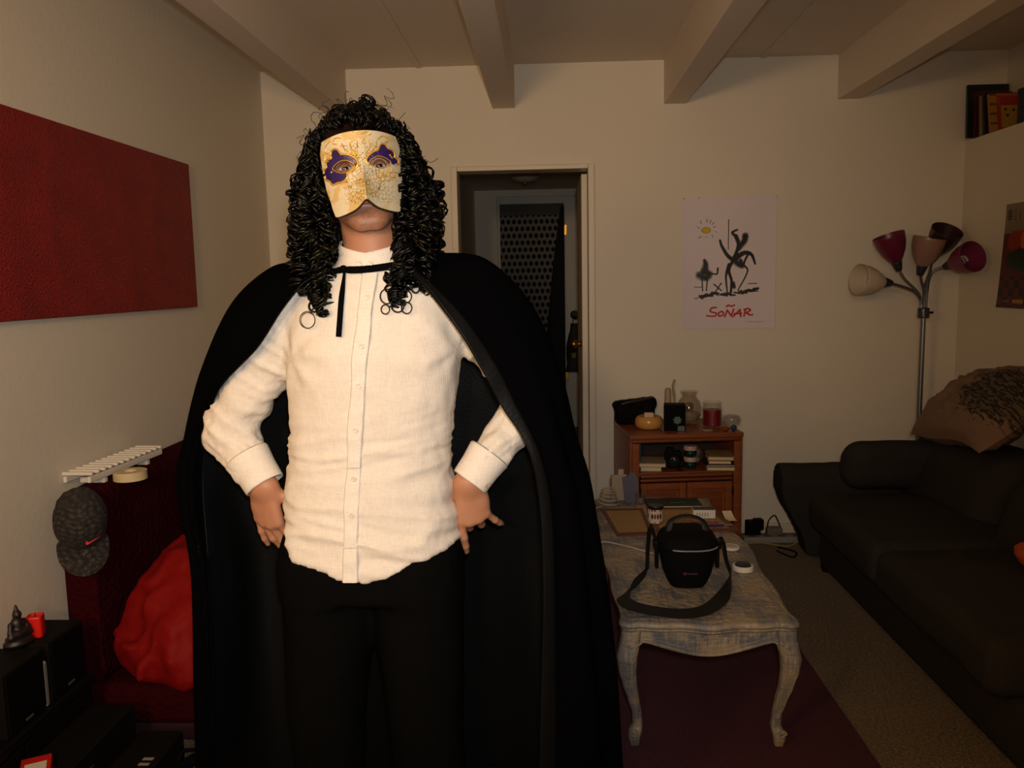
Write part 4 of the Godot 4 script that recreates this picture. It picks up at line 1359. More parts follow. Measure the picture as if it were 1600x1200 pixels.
func camera_bag(T: float) -> void:
	var cloth := mat("090809", 0.75)
	cloth.metallic_specular = 0.25
	cloth.normal_enabled = true; cloth.normal_texture = bumpy(noise(0.3, 61, 2), 256, 4.0); cloth.normal_scale = 0.5
	tri_planar(cloth, Vector3.ONE * 9.0)
	var web := mat("0a090a", 0.6)
	var t := thing("camera_bag", "black holster camera bag with its strap looped on the coffee table", "bag", Vector3(0.449, T, -2.67))
	var ring := func(w: float, d: float, y: float, cz: float, ex: float) -> Array:
		var o := []
		for i in 40:
			var a := TAU * i / 40
			o.append(Vector3(signf(cos(a)) * pow(absf(cos(a)), ex) * w, y, cz + signf(sin(a)) * pow(absf(sin(a)), ex) * d))
		return o
	var g := Geo.new()
	var lp := []
	for q in [[0.0, 0.045, 0.04], [0.004, 0.056, 0.05], [0.02, 0.066, 0.06], [0.05, 0.078, 0.069], [0.085, 0.086, 0.076], [0.115, 0.092, 0.081], [0.135, 0.094, 0.083], [0.14, 0.093, 0.082]]:
		lp.append(ring.call(q[1], q[2], q[0], 0.0, 0.7))
	g.loft(lp); put("body", g, cloth, t)
	g = Geo.new()
	lp = []
	for q in [[0.139, 0.096, 0.085], [0.15, 0.098, 0.087], [0.158, 0.096, 0.085], [0.172, 0.088, 0.078], [0.184, 0.072, 0.064], [0.19, 0.05, 0.045], [0.192, 0.02, 0.02]]:
		var r: Array = ring.call(q[1], q[2], q[0], 0.0, 0.72)
		for i in r.size(): r[i].y -= 0.10 * r[i].z * (1.0 if q[0] > 0.145 else 0.9)
		lp.append(r)
	g.loft(lp)
	var lid := put("lid", g, cloth, t)
	g = Geo.new()
	var pip := []
	for i in 18:
		var a := PI * (0.16 + 0.5 * i / 17.0)
		pip.append(Vector3(signf(cos(a)) * pow(absf(cos(a)), 0.72) * 0.0985, 0.15 - 0.10 * pow(sin(a), 0.72) * 0.088, pow(absf(sin(a)), 0.72) * 0.0885))
	g.tube(pip, [0.0025], 6); put("piping", g, mat("8d8d8d", 0.3), lid, "light grey piping")
	# handle on the lid
	g = Geo.new()
	g.tube(spline([Vector3(-0.058, 0.168, 0.02), Vector3(-0.054, 0.21, -0.005), Vector3(-0.02, 0.228, -0.01), Vector3(0.02, 0.228, -0.01), Vector3(0.054, 0.21, -0.005), Vector3(0.058, 0.168, 0.02)], 24), [0.012], 8, true, 0.35, Vector3(0, 1, 0.2)); put("handle", g, web, lid)
	g = Geo.new()
	g.box(Vector3(-0.017, 0.062, 0.0735), Vector3(0.012, 0.009, 0.002), 0.0)
	g.box(Vector3(0.008, 0.061, 0.0725), Vector3(0.03, 0.005, 0.002), 0.0)
	put("emblem", g, mat("3d100d", 0.6), t, "small dull red emblem")
	for s in [-1.0, 1.0]:
		g = Geo.new()
		g.box(Vector3(s * 0.099, 0.10, 0.0), Vector3(0.012, 0.085, 0.026), 0.004)
		g.box(Vector3(s * 0.102, 0.137, 0.0), Vector3(0.018, 0.03, 0.032), 0.005); put("buckle", g, M.gloss, t)
	# strap: from the left ring up, down to the table, round the front and back to the right ring
	var path := [Vector3(-0.1, 0.14, -0.01), Vector3(-0.112, 0.185, -0.02), Vector3(-0.118, 0.17, -0.04), Vector3(-0.12, 0.09, -0.07), Vector3(-0.125, 0.03, -0.06), Vector3(-0.155, 0.018, 0.0), Vector3(-0.20, 0.018, 0.10), Vector3(-0.225, 0.018, 0.175), Vector3(-0.195, 0.018, 0.235), Vector3(-0.125, 0.018, 0.275), Vector3(-0.055, 0.018, 0.29), Vector3(0.02, 0.018, 0.255), Vector3(0.09, 0.018, 0.15), Vector3(0.14, 0.018, 0.02), Vector3(0.155, 0.022, -0.06), Vector3(0.145, 0.06, -0.08), Vector3(0.128, 0.13, -0.05), Vector3(0.105, 0.14, -0.02)]
	g = Geo.new()
	var pts := spline(path, 130)
	var rad := []
	for k in 131: rad.append(lerpf(0.011, 0.021, smoothstep(0.22, 0.36, k / 130.0) * smoothstep(0.9, 0.7, k / 130.0)))
	# web stands tilted on its edge: broad along 'up' mixed with outward
	var m0 := g.mark()
	var prev := -1
	for k in pts.size():
		var tg: Vector3 = (pts[mini(k + 1, 130)] - pts[maxi(k - 1, 0)]).normalized()
		var side := tg.cross(Vector3.UP)
		side = side.normalized() if side.length() > 0.05 else Vector3.RIGHT
		var lie := smoothstep(0.30, 0.42, k / 130.0) * smoothstep(0.80, 0.64, k / 130.0)
		var broad := (side.cross(tg).normalized() * (1.0 - 0.75 * lie) - side * signf(side.dot(Vector3(pts[k].x, 0, pts[k].z))) * 0.9 * lie).normalized()
		if lie < 0.05 and absf(tg.y) > 0.6: broad = Vector3(0.4, 0, 0.9)
		var thin := tg.cross(broad).normalized()
		var base := g.v.size()
		for c in [[-1, -1], [1, -1], [1, 1], [-1, 1]]:
			var q: Vector3 = pts[k] + broad * rad[k] * c[0] + thin * 0.0012 * c[1]
			q.y = maxf(q.y, 0.0015)
			g.p(q)
		if prev >= 0:
			for i in 4: g.quad(prev + i, prev + (i + 1) % 4, base + (i + 1) % 4, base + i)
		prev = base
	g.fix(m0)
	put("strap", g, web, t)

func soft_box(g: Geo, c: Vector3, s: Vector3, ex: float, bulge: float, nz: FastNoiseLite, amp: float, cell := 0.016) -> void:
	var h := s * 0.5
	g.nets(c - h - Vector3.ONE * (bulge + 0.05), c + h + Vector3.ONE * (bulge + 0.05), cell, func(p: Vector3) -> float:
		var q := p - c
		var a := Vector3(absf(q.x) / h.x, absf(q.y) / h.y, absf(q.z) / h.z)
		var e := Vector3(maxf(absf(q.x) - h.x + ex, 0.0), maxf(absf(q.y) - h.y + ex - bulge * maxf(1.0 - a.x * a.x, 0.0) * maxf(1.0 - a.z * a.z, 0.0), 0.0), maxf(absf(q.z) - h.z + ex, 0.0))
		return e.length() - ex + amp * nz.get_noise_3dv(p))

func sofa() -> void:
	var cl := mat("33302c", 0.95)
	cl.metallic_specular = 0.15
	cl.normal_enabled = true; cl.normal_texture = bumpy(noise(0.18, 71, 3), 256, 5.0); cl.normal_scale = 0.6
	tri_planar(cl, Vector3.ONE * 4.0)
	var nz := noise(3.0, 73, 2)
	var t := thing("sofa", "large dark charcoal sofa with a rolled arm along the right wall", "sofa", Vector3(1.7, 0, -3.15))
	var g := Geo.new()
	g.box(Vector3(0.03, 0.12, 0.08), Vector3(0.84, 0.2, 1.84), 0.03); put("base", g, cl, t)
	g = Geo.new()
	soft_box(g, Vector3(-0.06, 0.305, -0.40), Vector3(0.80, 0.17, 0.80), 0.05, 0.035, nz, 0.006); put("seat_cushion", g, cl, t)
	g = Geo.new()
	soft_box(g, Vector3(-0.06, 0.30, 0.44), Vector3(0.80, 0.17, 0.86), 0.05, 0.045, nz, 0.006); put("seat_cushion", g, cl, t)
	# far arm: rolled over along x, flaring outwards at its front
	g = Geo.new()
	g.nets(Vector3(-0.6, 0.0, -1.42), Vector3(0.5, 0.60, -0.72), 0.018, func(p: Vector3) -> float:
		var x := clampf(p.x, -0.46, 0.42)
		var f := smoothstep(-0.1, -0.5, p.x)
		var roll := Vector2(p.y - 0.395, p.z + 1.07).length() - 0.082
		var wall := maxf(absf(p.z + 1.06) - 0.075, absf(p.y - 0.2) - 0.19)
		var d := smin(roll, wall, 0.06)
		var lean := (-0.53 + 0.13 * smoothstep(0.36, 0.02, p.y))
		d = maxf(d, maxf(lean - p.x, p.x - 0.42))
		return d + 0.006 * nz.get_noise_3dv(p * 1.4))
	put("arm", g, cl, t)
	# back with two tall cushions
	g = Geo.new()
	g.box(Vector3(0.40, 0.30, 0.05), Vector3(0.14, 0.56, 1.9), 0.05); put("back_frame", g, cl, t)
	for z in [-0.62, 0.28]:
		g = Geo.new()
		g.nets(Vector3(-0.3, 0.3, z - 0.6), Vector3(0.5, 0.80, z + 0.6), 0.018, func(p: Vector3) -> float:
			var c := Vector3(0.22 + (p.y - 0.5) * 0.30, 0.49, z)
			var q := (p - c).abs() - Vector3(0.04, 0.06, 0.30)
			var e := Vector3(maxf(q.x, 0), maxf(q.y, 0), maxf(q.z, 0))
			return e.length() - 0.125 + 0.008 * nz.get_noise_3dv(p))
		put("back_cushion", g, cl, t)
	for q in [Vector3(-0.36, 0.01, -0.8), Vector3(-0.36, 0.01, 0.95), Vector3(0.4, 0.01, -0.8), Vector3(0.4, 0.01, 0.95)]:
		g = Geo.new()
		g.lathe([Vector2(0.022, -0.01), Vector2(0.028, 0.01), Vector2(0.03, 0.03)], Transform3D(Basis(), q), 12); put("foot", g, M.black, t)
	# beige printed cushion slumped on the back
	var pn := noise(1.0, 81, 3)
	var prt := tex(256, 256, func(u, w):
		var a := Vector2((u - 0.79) / 0.27, (w - 0.47) / 0.30)
		var k := pn.get_noise_2d(u * 13.0, w * 30.0) + 0.4 * pn.get_noise_2d(u * 40.0, w * 60.0)
		var c := Color("7c604a")
		if a.length() < 1.0 + 0.35 * pn.get_noise_2d(u * 22.0, w * 22.0):
			c = Color("241c18") if k > -0.05 else (Color("6e5a36") if k > -0.28 else Color("55463a"))
		return c)
	var bm := mat("ffffff", 0.9)
	bm.albedo_texture = prt
	g = Geo.new()
	var fold := noise(1.0, 83, 2, FastNoiseLite.TYPE_SIMPLEX)
	fold.fractal_type = FastNoiseLite.FRACTAL_RIDGED
	var shape := func(u: float, w: float, s: float) -> Vector3:
		# u runs along the sofa towards the camera, w from its top to its front edge
		var a := u * 2.0 - 1.0; var b := w * 2.0 - 1.0
		var puff := pow(maxf(1.0 - pow(absf(a), 2.6), 0.0), 0.55) * pow(maxf(1.0 - pow(absf(b), 2.6), 0.0), 0.55)
		var z := -0.36 * a * (1.0 - 0.10 * b * b) * -1.0
		var x := -0.17 * b
		var y := 0.13 - 0.145 * b - 0.035 * pow(maxf(-a, 0.0), 3.0) + 0.02 * sin(a * 3.0)
		var wr := 0.022 * fold.get_noise_2d(u * 1.7 + w * 1.2, w * 2.6 - u)
		return Vector3(x, y, z) + Vector3(-0.62, 0.78, 0.0) * s * (0.12 * puff + wr * puff)
	g.grid(44, 34, func(u, w): return shape.call(u, w, 1.0))
	var m1 := g.mark()
	g.grid(44, 34, func(u, w): return shape.call(u, w, -1.0))
	g.flip(m1)
	t = thing("cushion", "beige cushion with a dark print slumped over the charcoal sofa back", "cushion", Vector3(1.93, 0.705, -3.74), 0.0)
	put("cover", g, bm, t)
	# dark pillow leaning on the far arm
	g = Geo.new()
	g.nets(Vector3(-0.36, -0.2, -0.16), Vector3(0.36, 0.2, 0.16), 0.014, func(p: Vector3) -> float:
		var e := Vector3(maxf(absf(p.x) - 0.15, 0), maxf(absf(p.y) - 0.03, 0), maxf(absf(p.z - p.y * 0.2) - 0.01, 0))
		return e.length() - 0.092 + 0.008 * nz.get_noise_3dv(p))
	var dp := put("pillow", g, cl)
	dp.position = Vector3(1.665, 0.512, -4.02)
	meta(dp, "dark charcoal pillow leaning on the far rolled arm of the sofa", "pillow")
	# orange cloth at the right edge
	g = Geo.new()
	g.nets(Vector3(-0.16, -0.02, -0.14), Vector3(0.16, 0.12, 0.14), 0.009, func(p: Vector3) -> float: return ellipsoid(p, Vector3(0, 0.045, 0), Vector3(0.11, 0.042, 0.10)) + 0.016 * nz.get_noise_3dv(p * 5.0))
	var oc := put("orange_cloth", g, mat("b3480f", 0.8))
	oc.position = Vector3(1.70, 0.425, -2.80)
	meta(oc, "crumpled orange cloth on the sofa seat at the right edge of the picture", "cloth")

func floor_clutter() -> void:
	var t := thing("power_adapter", "black block power adapter on the carpet right of the wooden cabinet", "adapter", Vector3(1.11, 0, -4.47), 0.1)
	var g := Geo.new()
	g.box(Vector3(0, 0.05, 0), Vector3(0.07, 0.1, 0.07), 0.006)
	g.box(Vector3(0.03, 0.08, 0.0), Vector3(0.05, 0.06, 0.05), 0.006); put("body", g, M.black, t)
	g = Geo.new()
	g.tube(spline([Vector3(0.03, 0.02, 0.03), Vector3(0.055, 0.006, 0.04), Vector3(0.06, 0.006, 0.035), Vector3(0.05, 0.006, 0.0)], 16), [0.004], 6); put("lead", g, M.rubber, t)
	t = thing("phone_charger", "small grey charger with a looped lead on the floor by the far wall", "charger", Vector3(1.225, 0, -4.47), 0.0)
	g = Geo.new()
	g.box(Vector3(0, 0.035, 0), Vector3(0.085, 0.06, 0.05), 0.01); put("body", g, mat("6a6558", 0.6), t)
	g = Geo.new()
	g.tube(spline([Vector3(-0.035, 0.06, 0), Vector3(-0.03, 0.10, 0.0), Vector3(0.0, 0.13, 0.0), Vector3(0.02, 0.10, 0.0), Vector3(0.035, 0.06, 0)], 16), [0.0035], 6); put("lead", g, M.rubber, t)
	t = thing("power_strip", "long pale power strip lying along the far wall behind the sofa arm", "power strip", Vector3(1.22, 0, -4.40), 0.02)
	g = Geo.new()
	g.box(Vector3(0, 0.018, 0), Vector3(0.36, 0.034, 0.05), 0.006); put("body", g, mat("8d8a80", 0.5), t)
	for i in 4:
		g = Geo.new()
		g.box(Vector3(-0.13 + i * 0.08, 0.0355, 0), Vector3(0.04, 0.003, 0.03), 0.001); put("socket", g, mat("55534c", 0.5), t)
	g = Geo.new()
	g.tube(spline([Vector3(1.02, 0.008, -4.34), Vector3(1.12, 0.02, -4.33), Vector3(1.25, 0.01, -4.30), Vector3(1.33, 0.03, -4.33), Vector3(1.42, 0.008, -4.36)], 30), [0.005], 6)
	var o := put("yellow_lead", g, mat("8f7a48", 0.6)); meta(o, "dull yellow cable on the carpet between the cabinet and the sofa", "cable")
	g = Geo.new()
	g.tube(spline([Vector3(1.18, 0.006, -4.24), Vector3(1.23, 0.006, -4.14), Vector3(1.27, 0.006, -4.22), Vector3(1.20, 0.006, -4.30)], 30), [0.0045], 6)
	o = put("black_lead", g, M.rubber); meta(o, "thin black cable looping on the carpet beside the sofa's far corner", "cable")

func floor_lamp() -> void:
	var t := thing("floor_lamp", "unlit silver floor lamp with five coloured cone shades in the right corner", "lamp", Vector3(1.904, 0, -4.3))
	var g := Geo.new()
	g.lathe([Vector2(0.001, 0.0), Vector2(0.13, 0.0), Vector2(0.135, 0.006), Vector2(0.13, 0.016), Vector2(0.06, 0.026), Vector2(0.02, 0.034), Vector2(0.001, 0.034)], Transform3D(), 32); put("base", g, M.steel, t)
	g = Geo.new()
	g.tube([Vector3(0, 0.03, 0), Vector3(0, 0.62, 0), Vector3(0, 1.23, 0)], [0.0125], 14); put("pole", g, M.steel, t)
	g = Geo.new()
	g.lathe([Vector2(0.012, 1.205), Vector2(0.026, 1.205), Vector2(0.028, 1.209), Vector2(0.028, 1.25), Vector2(0.026, 1.256), Vector2(0.012, 1.256)], Transform3D(), 20); put("collar", g, mat("4a4a4a", 0.35, 0.7), t)
	g = Geo.new()
	g.tube([Vector3(0.028, 1.232, 0.004), Vector3(0.045, 1.232, 0.006)], [0.005, 0.006], 8); put("switch", g, M.black, t)
	var arms := [
		["white shade", "cdbca4", Vector3(-0.195, 1.385, 0.05), Vector3(-1.0, 0.12, 0.28), [Vector3(-0.012, 1.25, 0), Vector3(-0.02, 1.30, 0.0), Vector3(-0.07, 1.345, 0.02)]],
		["dark red shade", "641030", Vector3(-0.133, 1.455, 0.0), Vector3(-0.36, 1.0, 0.05), [Vector3(-0.006, 1.25, 0), Vector3(-0.03, 1.33, 0), Vector3(-0.10, 1.40, 0)]],
		["dusty pink shade", "94705f", Vector3(-0.042, 1.43, 0.04), Vector3(0.16, 1.0, 0.15), [Vector3(0.0, 1.25, 0.005), Vector3(-0.005, 1.33, 0.015), Vector3(-0.03, 1.39, 0.03)]],
		["dark brown shade", "38201a", Vector3(0.066, 1.495, -0.08), Vector3(0.14, 0.8, 0.55), [Vector3(0.006, 1.25, -0.005), Vector3(0.012, 1.35, -0.03), Vector3(0.05, 1.44, -0.06)]],
		["magenta shade", "7a2c48", Vector3(0.105, 1.462, -0.01), Vector3(0.28, 0.25, 0.92), [Vector3(0.01, 1.25, 0.0), Vector3(0.018, 1.34, -0.01), Vector3(0.05, 1.43, -0.04)]]]
	for a in arms:
		g = Geo.new()
		var pts: Array = a[4].duplicate()
		pts.append(a[2])
		g.tube(spline(pts, 18), [0.0075], 8)
		var dir: Vector3 = a[3].normalized()
		put("arm", g, M.steel, t)
		var xf := Transform3D(basis_y(dir, Vector3(0.3, -0.2, 0.9)), a[2])
		g = Geo.new()
		g.lathe([Vector2(0.001, -0.012), Vector2(0.014, -0.012), Vector2(0.018, 0.0), Vector2(0.026, 0.032), Vector2(0.026, 0.04), Vector2(0.001, 0.04)], xf, 18)
		put("socket", g, mat("24262a", 0.45), t)
		g = Geo.new()
		g.lathe([Vector2(0.02, 0.03), Vector2(0.036, 0.05), Vector2(0.058, 0.09), Vector2(0.07, 0.125), Vector2(0.076, 0.165), Vector2(0.077, 0.178), Vector2(0.074, 0.178), Vector2(0.067, 0.125), Vector2(0.055, 0.092), Vector2(0.033, 0.054), Vector2(0.018, 0.034)], xf, 30)
		var sm := mat(a[1], 0.35)
		sm.backlight_enabled = true
		sm.backlight = Color(a[1]) * 0.25
		var sh := put("lamp_shade", g, sm, t, a[0])
		g = Geo.new()
		var coil := []
		for i in 40:
			var q := i * 0.5
			coil.append(xf * Vector3(cos(q) * 0.018, 0.06 + 0.0016 * i, sin(q) * 0.018))
		g.tube(coil, [0.0065], 6)
		put("bulb", g, mat("b8aaa0", 0.2), sh)

func books() -> void:
	var Y := 2.1145
	var art := tex(128, 160, func(u, w):
		if w > 0.13 and w < 0.26 and u > 0.1:
			var k := fposmod(u * 11.0, 1.0)
			return Color("7a2226") if k > 0.28 else Color("1a1412")
		return Color("0a100e").lerp(Color("18322a"), clampf(0.3 - w, 0.0, 1.0)))
	var cm := mat("ffffff", 0.4)
	cm.albedo_texture = art
	tall_book("dark green picture book standing at the back of the ledge row", Vector3(2.165, Y, -4.49), Vector3(0.02, 0.265, 0.205), "17301f", cm, 0.06)
	tall_book("dark red slim book second in the row on the ledge", Vector3(2.19, Y, -4.468), Vector3(0.012, 0.225, 0.19), "3d1116", null, 0.08)
	tall_book("cream spined book in the middle of the ledge row", Vector3(2.205, Y, -4.43), Vector3(0.022, 0.2, 0.17), "8d7648", null, 0.10)
	tall_book("dark violet book just behind the orange one on the ledge", Vector3(2.205, Y, -4.395), Vector3(0.02, 0.205, 0.17), "1e1820", null, 0.13)
	var art2 := tex(128, 160, func(u, w):
		if u < 0.2: return Color("a8772a") if fposmod(w * 4.0, 1.0) > 0.25 else Color("6a4418")
		if w < 0.08: return Color("b0501a")
		if w < 0.32: return Color("9c2a14") if u > 0.3 else Color("a8401a")
		if u > 0.32 and w < 0.9:
			for q in [[0.45, 0.42], [0.68, 0.44], [0.9, 0.46], [0.5, 0.58], [0.82, 0.60]]:
				if Vector2((u - q[0]) * 0.8, w - q[1]).length() < 0.035: return Color("3a2a10")
			return Color("a8802a")
		return Color("9c3417"))
	var om := mat("ffffff", 0.4)
	om.albedo_texture = art2
	tall_book("orange and yellow covered book at the front of the ledge row", Vector3(2.205, Y, -4.335), Vector3(0.018, 0.195, 0.17), "a8642a", om, 0.2)
	var t := thing("box_file", "dark blue box on the wall ledge at the right edge of the picture", "box", Vector3(2.33, Y, -4.15))
	var g := Geo.new()
	g.box(Vector3(0, 0.085, 0), Vector3(0.11, 0.17, 0.16), 0.004); put("body", g, mat("0f2138", 0.5), t)
	g = Geo.new()
	g.box(Vector3(0.0, 0.17, 0), Vector3(0.116, 0.03, 0.166), 0.004); put("lid", g, mat("15191f", 0.5), t)
	g = Geo.new()
	g.box(Vector3(-0.0, 0.045, 0.081), Vector3(0.1, 0.07, 0.002)); put("label_panel", g, mat("0a0b0d", 0.4), t)

func tall_book(label: String, at: Vector3, size: Vector3, cover: String, art: Material, lean: float) -> void:
	# spine to -x, covers facing +z and -z, leaning back towards -z
	var t := thing("book", label, "book", at, 0.0, "books on the wall ledge")
	var xf := Transform3D(Basis(Vector3.RIGHT, -lean), Vector3.ZERO)
	var g := Geo.new()
	var cm := mat(cover, 0.45)
	for s in [-1.0, 1.0]:
		g.box(Vector3(size.z / 2, size.y / 2 + 0.003, s * (size.x / 2 - 0.0015)), Vector3(size.z, size.y, 0.003), 0.001, xf)
	g.box(Vector3(0.0015, size.y / 2 + 0.003, 0), Vector3(0.003, size.y, size.x - 0.001), 0.001, xf)
	put("cover", g, cm, t)
	g = Geo.new()
	g.box(Vector3(size.z / 2, size.y / 2 + 0.003, 0), Vector3(size.z - 0.005, size.y - 0.006, size.x - 0.007), 0.0, xf); put("pages", g, M.paper, t)
	if art:
		g = Geo.new()
		g.grid(1, 1, func(u, w): return xf * Vector3(u * size.z, 0.003 + size.y * (1.0 - w), size.x / 2 + 0.0006))
		put("cover_print", g, art, t)

# ---------------------------------------------------------------- the person
const PZ := -1.80
const PROOT := Vector3(-0.39, 0.0, -1.80)
const TY := [0.70, 0.80, 0.85, 0.95, 1.05, 1.15, 1.28, 1.36, 1.405, 1.435, 1.455, 1.475, 1.50]
const TC := [-0.405, -0.406, -0.406, -0.402, -0.397, -0.390, -0.380, -0.378, -0.378, -0.377, -0.376, -0.376, -0.375]
const TW := [0.200, 0.208, 0.204, 0.190, 0.178, 0.180, 0.192, 0.190, 0.176, 0.140, 0.102, 0.078, 0.070]
const TD := [0.125, 0.132, 0.130, 0.120, 0.113, 0.118, 0.126, 0.116, 0.102, 0.088, 0.080, 0.074, 0.070]
const HX := [-0.60, -0.575, -0.567, -0.549, -0.488, -0.434, -0.389, -0.352, -0.283, -0.229, -0.195, -0.177, -0.15]
const HY := [0.93, 0.90, 0.862, 0.837, 0.823, 0.808, 0.800, 0.812, 0.840, 0.856, 0.872, 0.90, 0.93]
var head_xf: Transform3D

func torso(p: Vector3, grow := 0.0) -> float:
	var c := table(TY, TC, p.y); var w := table(TY, TW, p.y) + grow; var d := table(TY, TD, p.y) + grow
	var x := absf(p.x - c) / w; var z := absf(p.z - PZ) / d
	var r := pow(pow(x, 2.3) + pow(z, 2.3), 1.0 / 2.3)
	return (r - 1.0) * d * 0.9

func person() -> void:
	head_xf = Transform3D(Basis(Vector3.BACK, deg_to_rad(5.0)) * Basis(Vector3.UP, deg_to_rad(12.0)) * Basis(Vector3.RIGHT, deg_to_rad(-6.0)) * Basis.from_scale(Vector3.ONE * 1.0), Vector3(-0.383, 1.651, -1.765))
	var t := thing("person", "person in white shirt, black cape, curly black wig and gold mask, hands on hips", "person", PROOT)
	body_mesh(t)
	shirt_mesh(t)
	trousers_mesh(t)
	cape_mesh(t)
	mask_mesh(t)
	wig_mesh(t)

func pput(called: String, g: Geo, m: Material, parent: Node, label := "") -> MeshInstance3D:
	var o := put(called, g, m, parent, label)
	if parent.get_parent() == self: o.position = -PROOT
	return o

# prims of one hand: wrist frame b (y to the fingers, z out of its back, x to the thumb times side)
func hand_prims(o: Vector3, b: Basis, side: float, flex: Array, spread: Array, thumb: Array, fore: Vector3) -> Array:
	var out := []
	var L := func(v: Vector3) -> Vector3: return o + b * Vector3(v.x * side, v.y, v.z)
	var kn := [Vector3(0.028, 0.086, 0.002), Vector3(0.008, 0.091, 0.005), Vector3(-0.013, 0.087, 0.003), Vector3(-0.031, 0.078, -0.002)]
	var len := [[0.045, 0.027, 0.021], [0.049, 0.031, 0.022], [0.046, 0.029, 0.021], [0.036, 0.022, 0.019]]
	var rad := [0.0098, 0.0100, 0.0094, 0.0084]
	for k in 4:
		out.append([L.call(Vector3(kn[k].x * 0.62, -0.005, -0.002)), L.call(kn[k]), 0.0155, rad[k] + 0.0025, 0.016])
	out.append([L.call(Vector3(0.02, 0.005, -0.004)), L.call(Vector3(-0.02, 0.05, -0.006)), 0.017, 0.015, 0.016])
	out.append([o + fore * 0.055, o, 0.027, 0.026, 0.02])
	for k in 4:
		var p: Vector3 = kn[k]
		var ang := 0.0
		for j in 3:
			ang += deg_to_rad(flex[k][j])
			var s: float = deg_to_rad(spread[k])
			var dir := Vector3(sin(s) * cos(ang), cos(s) * cos(ang), -sin(ang))
			var q: Vector3 = p + dir * len[k][j]
			out.append([L.call(p), L.call(q), rad[k] - 0.0008 * j, rad[k] - 0.0008 * (j + 1), 0.005])
			p = q
	var a := Vector3(0.02, 0.015, -0.004)
	for j in 3:
		out.append([L.call(a), L.call(thumb[j]), 0.0135 - 0.0018 * j, 0.0125 - 0.0018 * j, 0.010])
		a = thumb[j]
	return out

func field(prims: Array, p: Vector3) -> float:
	var d := 1e3
	for q in prims: d = smin(d, capsule(p, q[0], q[1], q[2], q[3]), q[4])
	return d

func head_field(p: Vector3) -> float:
	var q := Vector3(absf(p.x), p.y, p.z)
	var d := ellipsoid(p, Vector3(0, 0.045, -0.008), Vector3(0.076, 0.085, 0.096))
	d = smin(d, ellipsoid(p, Vector3(0, -0.028, 0.026), Vector3(0.062, 0.082, 0.056)), 0.03)
	d = smin(d, capsule(q, Vector3(0.050, -0.060, 0.002), Vector3(0.025, -0.099, 0.056), 0.018, 0.017), 0.028)
	d = smin(d, capsule(q, Vector3(0.012, -0.106, 0.066), Vector3(0.0, -0.106, 0.067), 0.0175, 0.0175), 0.02)
	d = smin(d, ellipsoid(q, Vector3(0.036, -0.028, 0.058), Vector3(0.022, 0.02, 0.018)), 0.02)
	d = smin(d, capsule(q, Vector3(0.0, 0.024, 0.078), Vector3(0.045, 0.022, 0.064), 0.009, 0.008), 0.014)
	d = smin(d, capsule(p, Vector3(0, 0.008, 0.084), Vector3(0, -0.034, 0.104), 0.007, 0.010), 0.012)
	d = smin(d, capsule(q, Vector3(0.009, -0.038, 0.092), Vector3(0.011, -0.039, 0.09), 0.007, 0.007), 0.006)
	# mouth: two lips with a groove
	d = smin(d, capsule(q, Vector3(0.0, -0.058, 0.088), Vector3(0.021, -0.061, 0.077), 0.0062, 0.003), 0.006)
	d = smin(d, capsule(q, Vector3(0.0, -0.069, 0.0865), Vector3(0.018, -0.067, 0.078), 0.0068, 0.003), 0.006)
	d = maxf(d, -(capsule(q, Vector3(0.0, -0.0635, 0.096), Vector3(0.024, -0.0635, 0.082), 0.0022, 0.0016)))
	# eye sockets
	d = -smin(-d, ellipsoid(q, Vector3(0.033, 0.0, 0.088), Vector3(0.017, 0.010, 0.014)), 0.006)
	# ears
	d = smin(d, ellipsoid(q, Vector3(0.076, 0.0, -0.012), Vector3(0.009, 0.03, 0.018)), 0.006)
	return d

const WRIST_A := Vector3(-0.643, 0.985, -1.785)
const WRIST_B := Vector3(-0.176, 0.990, -1.785)

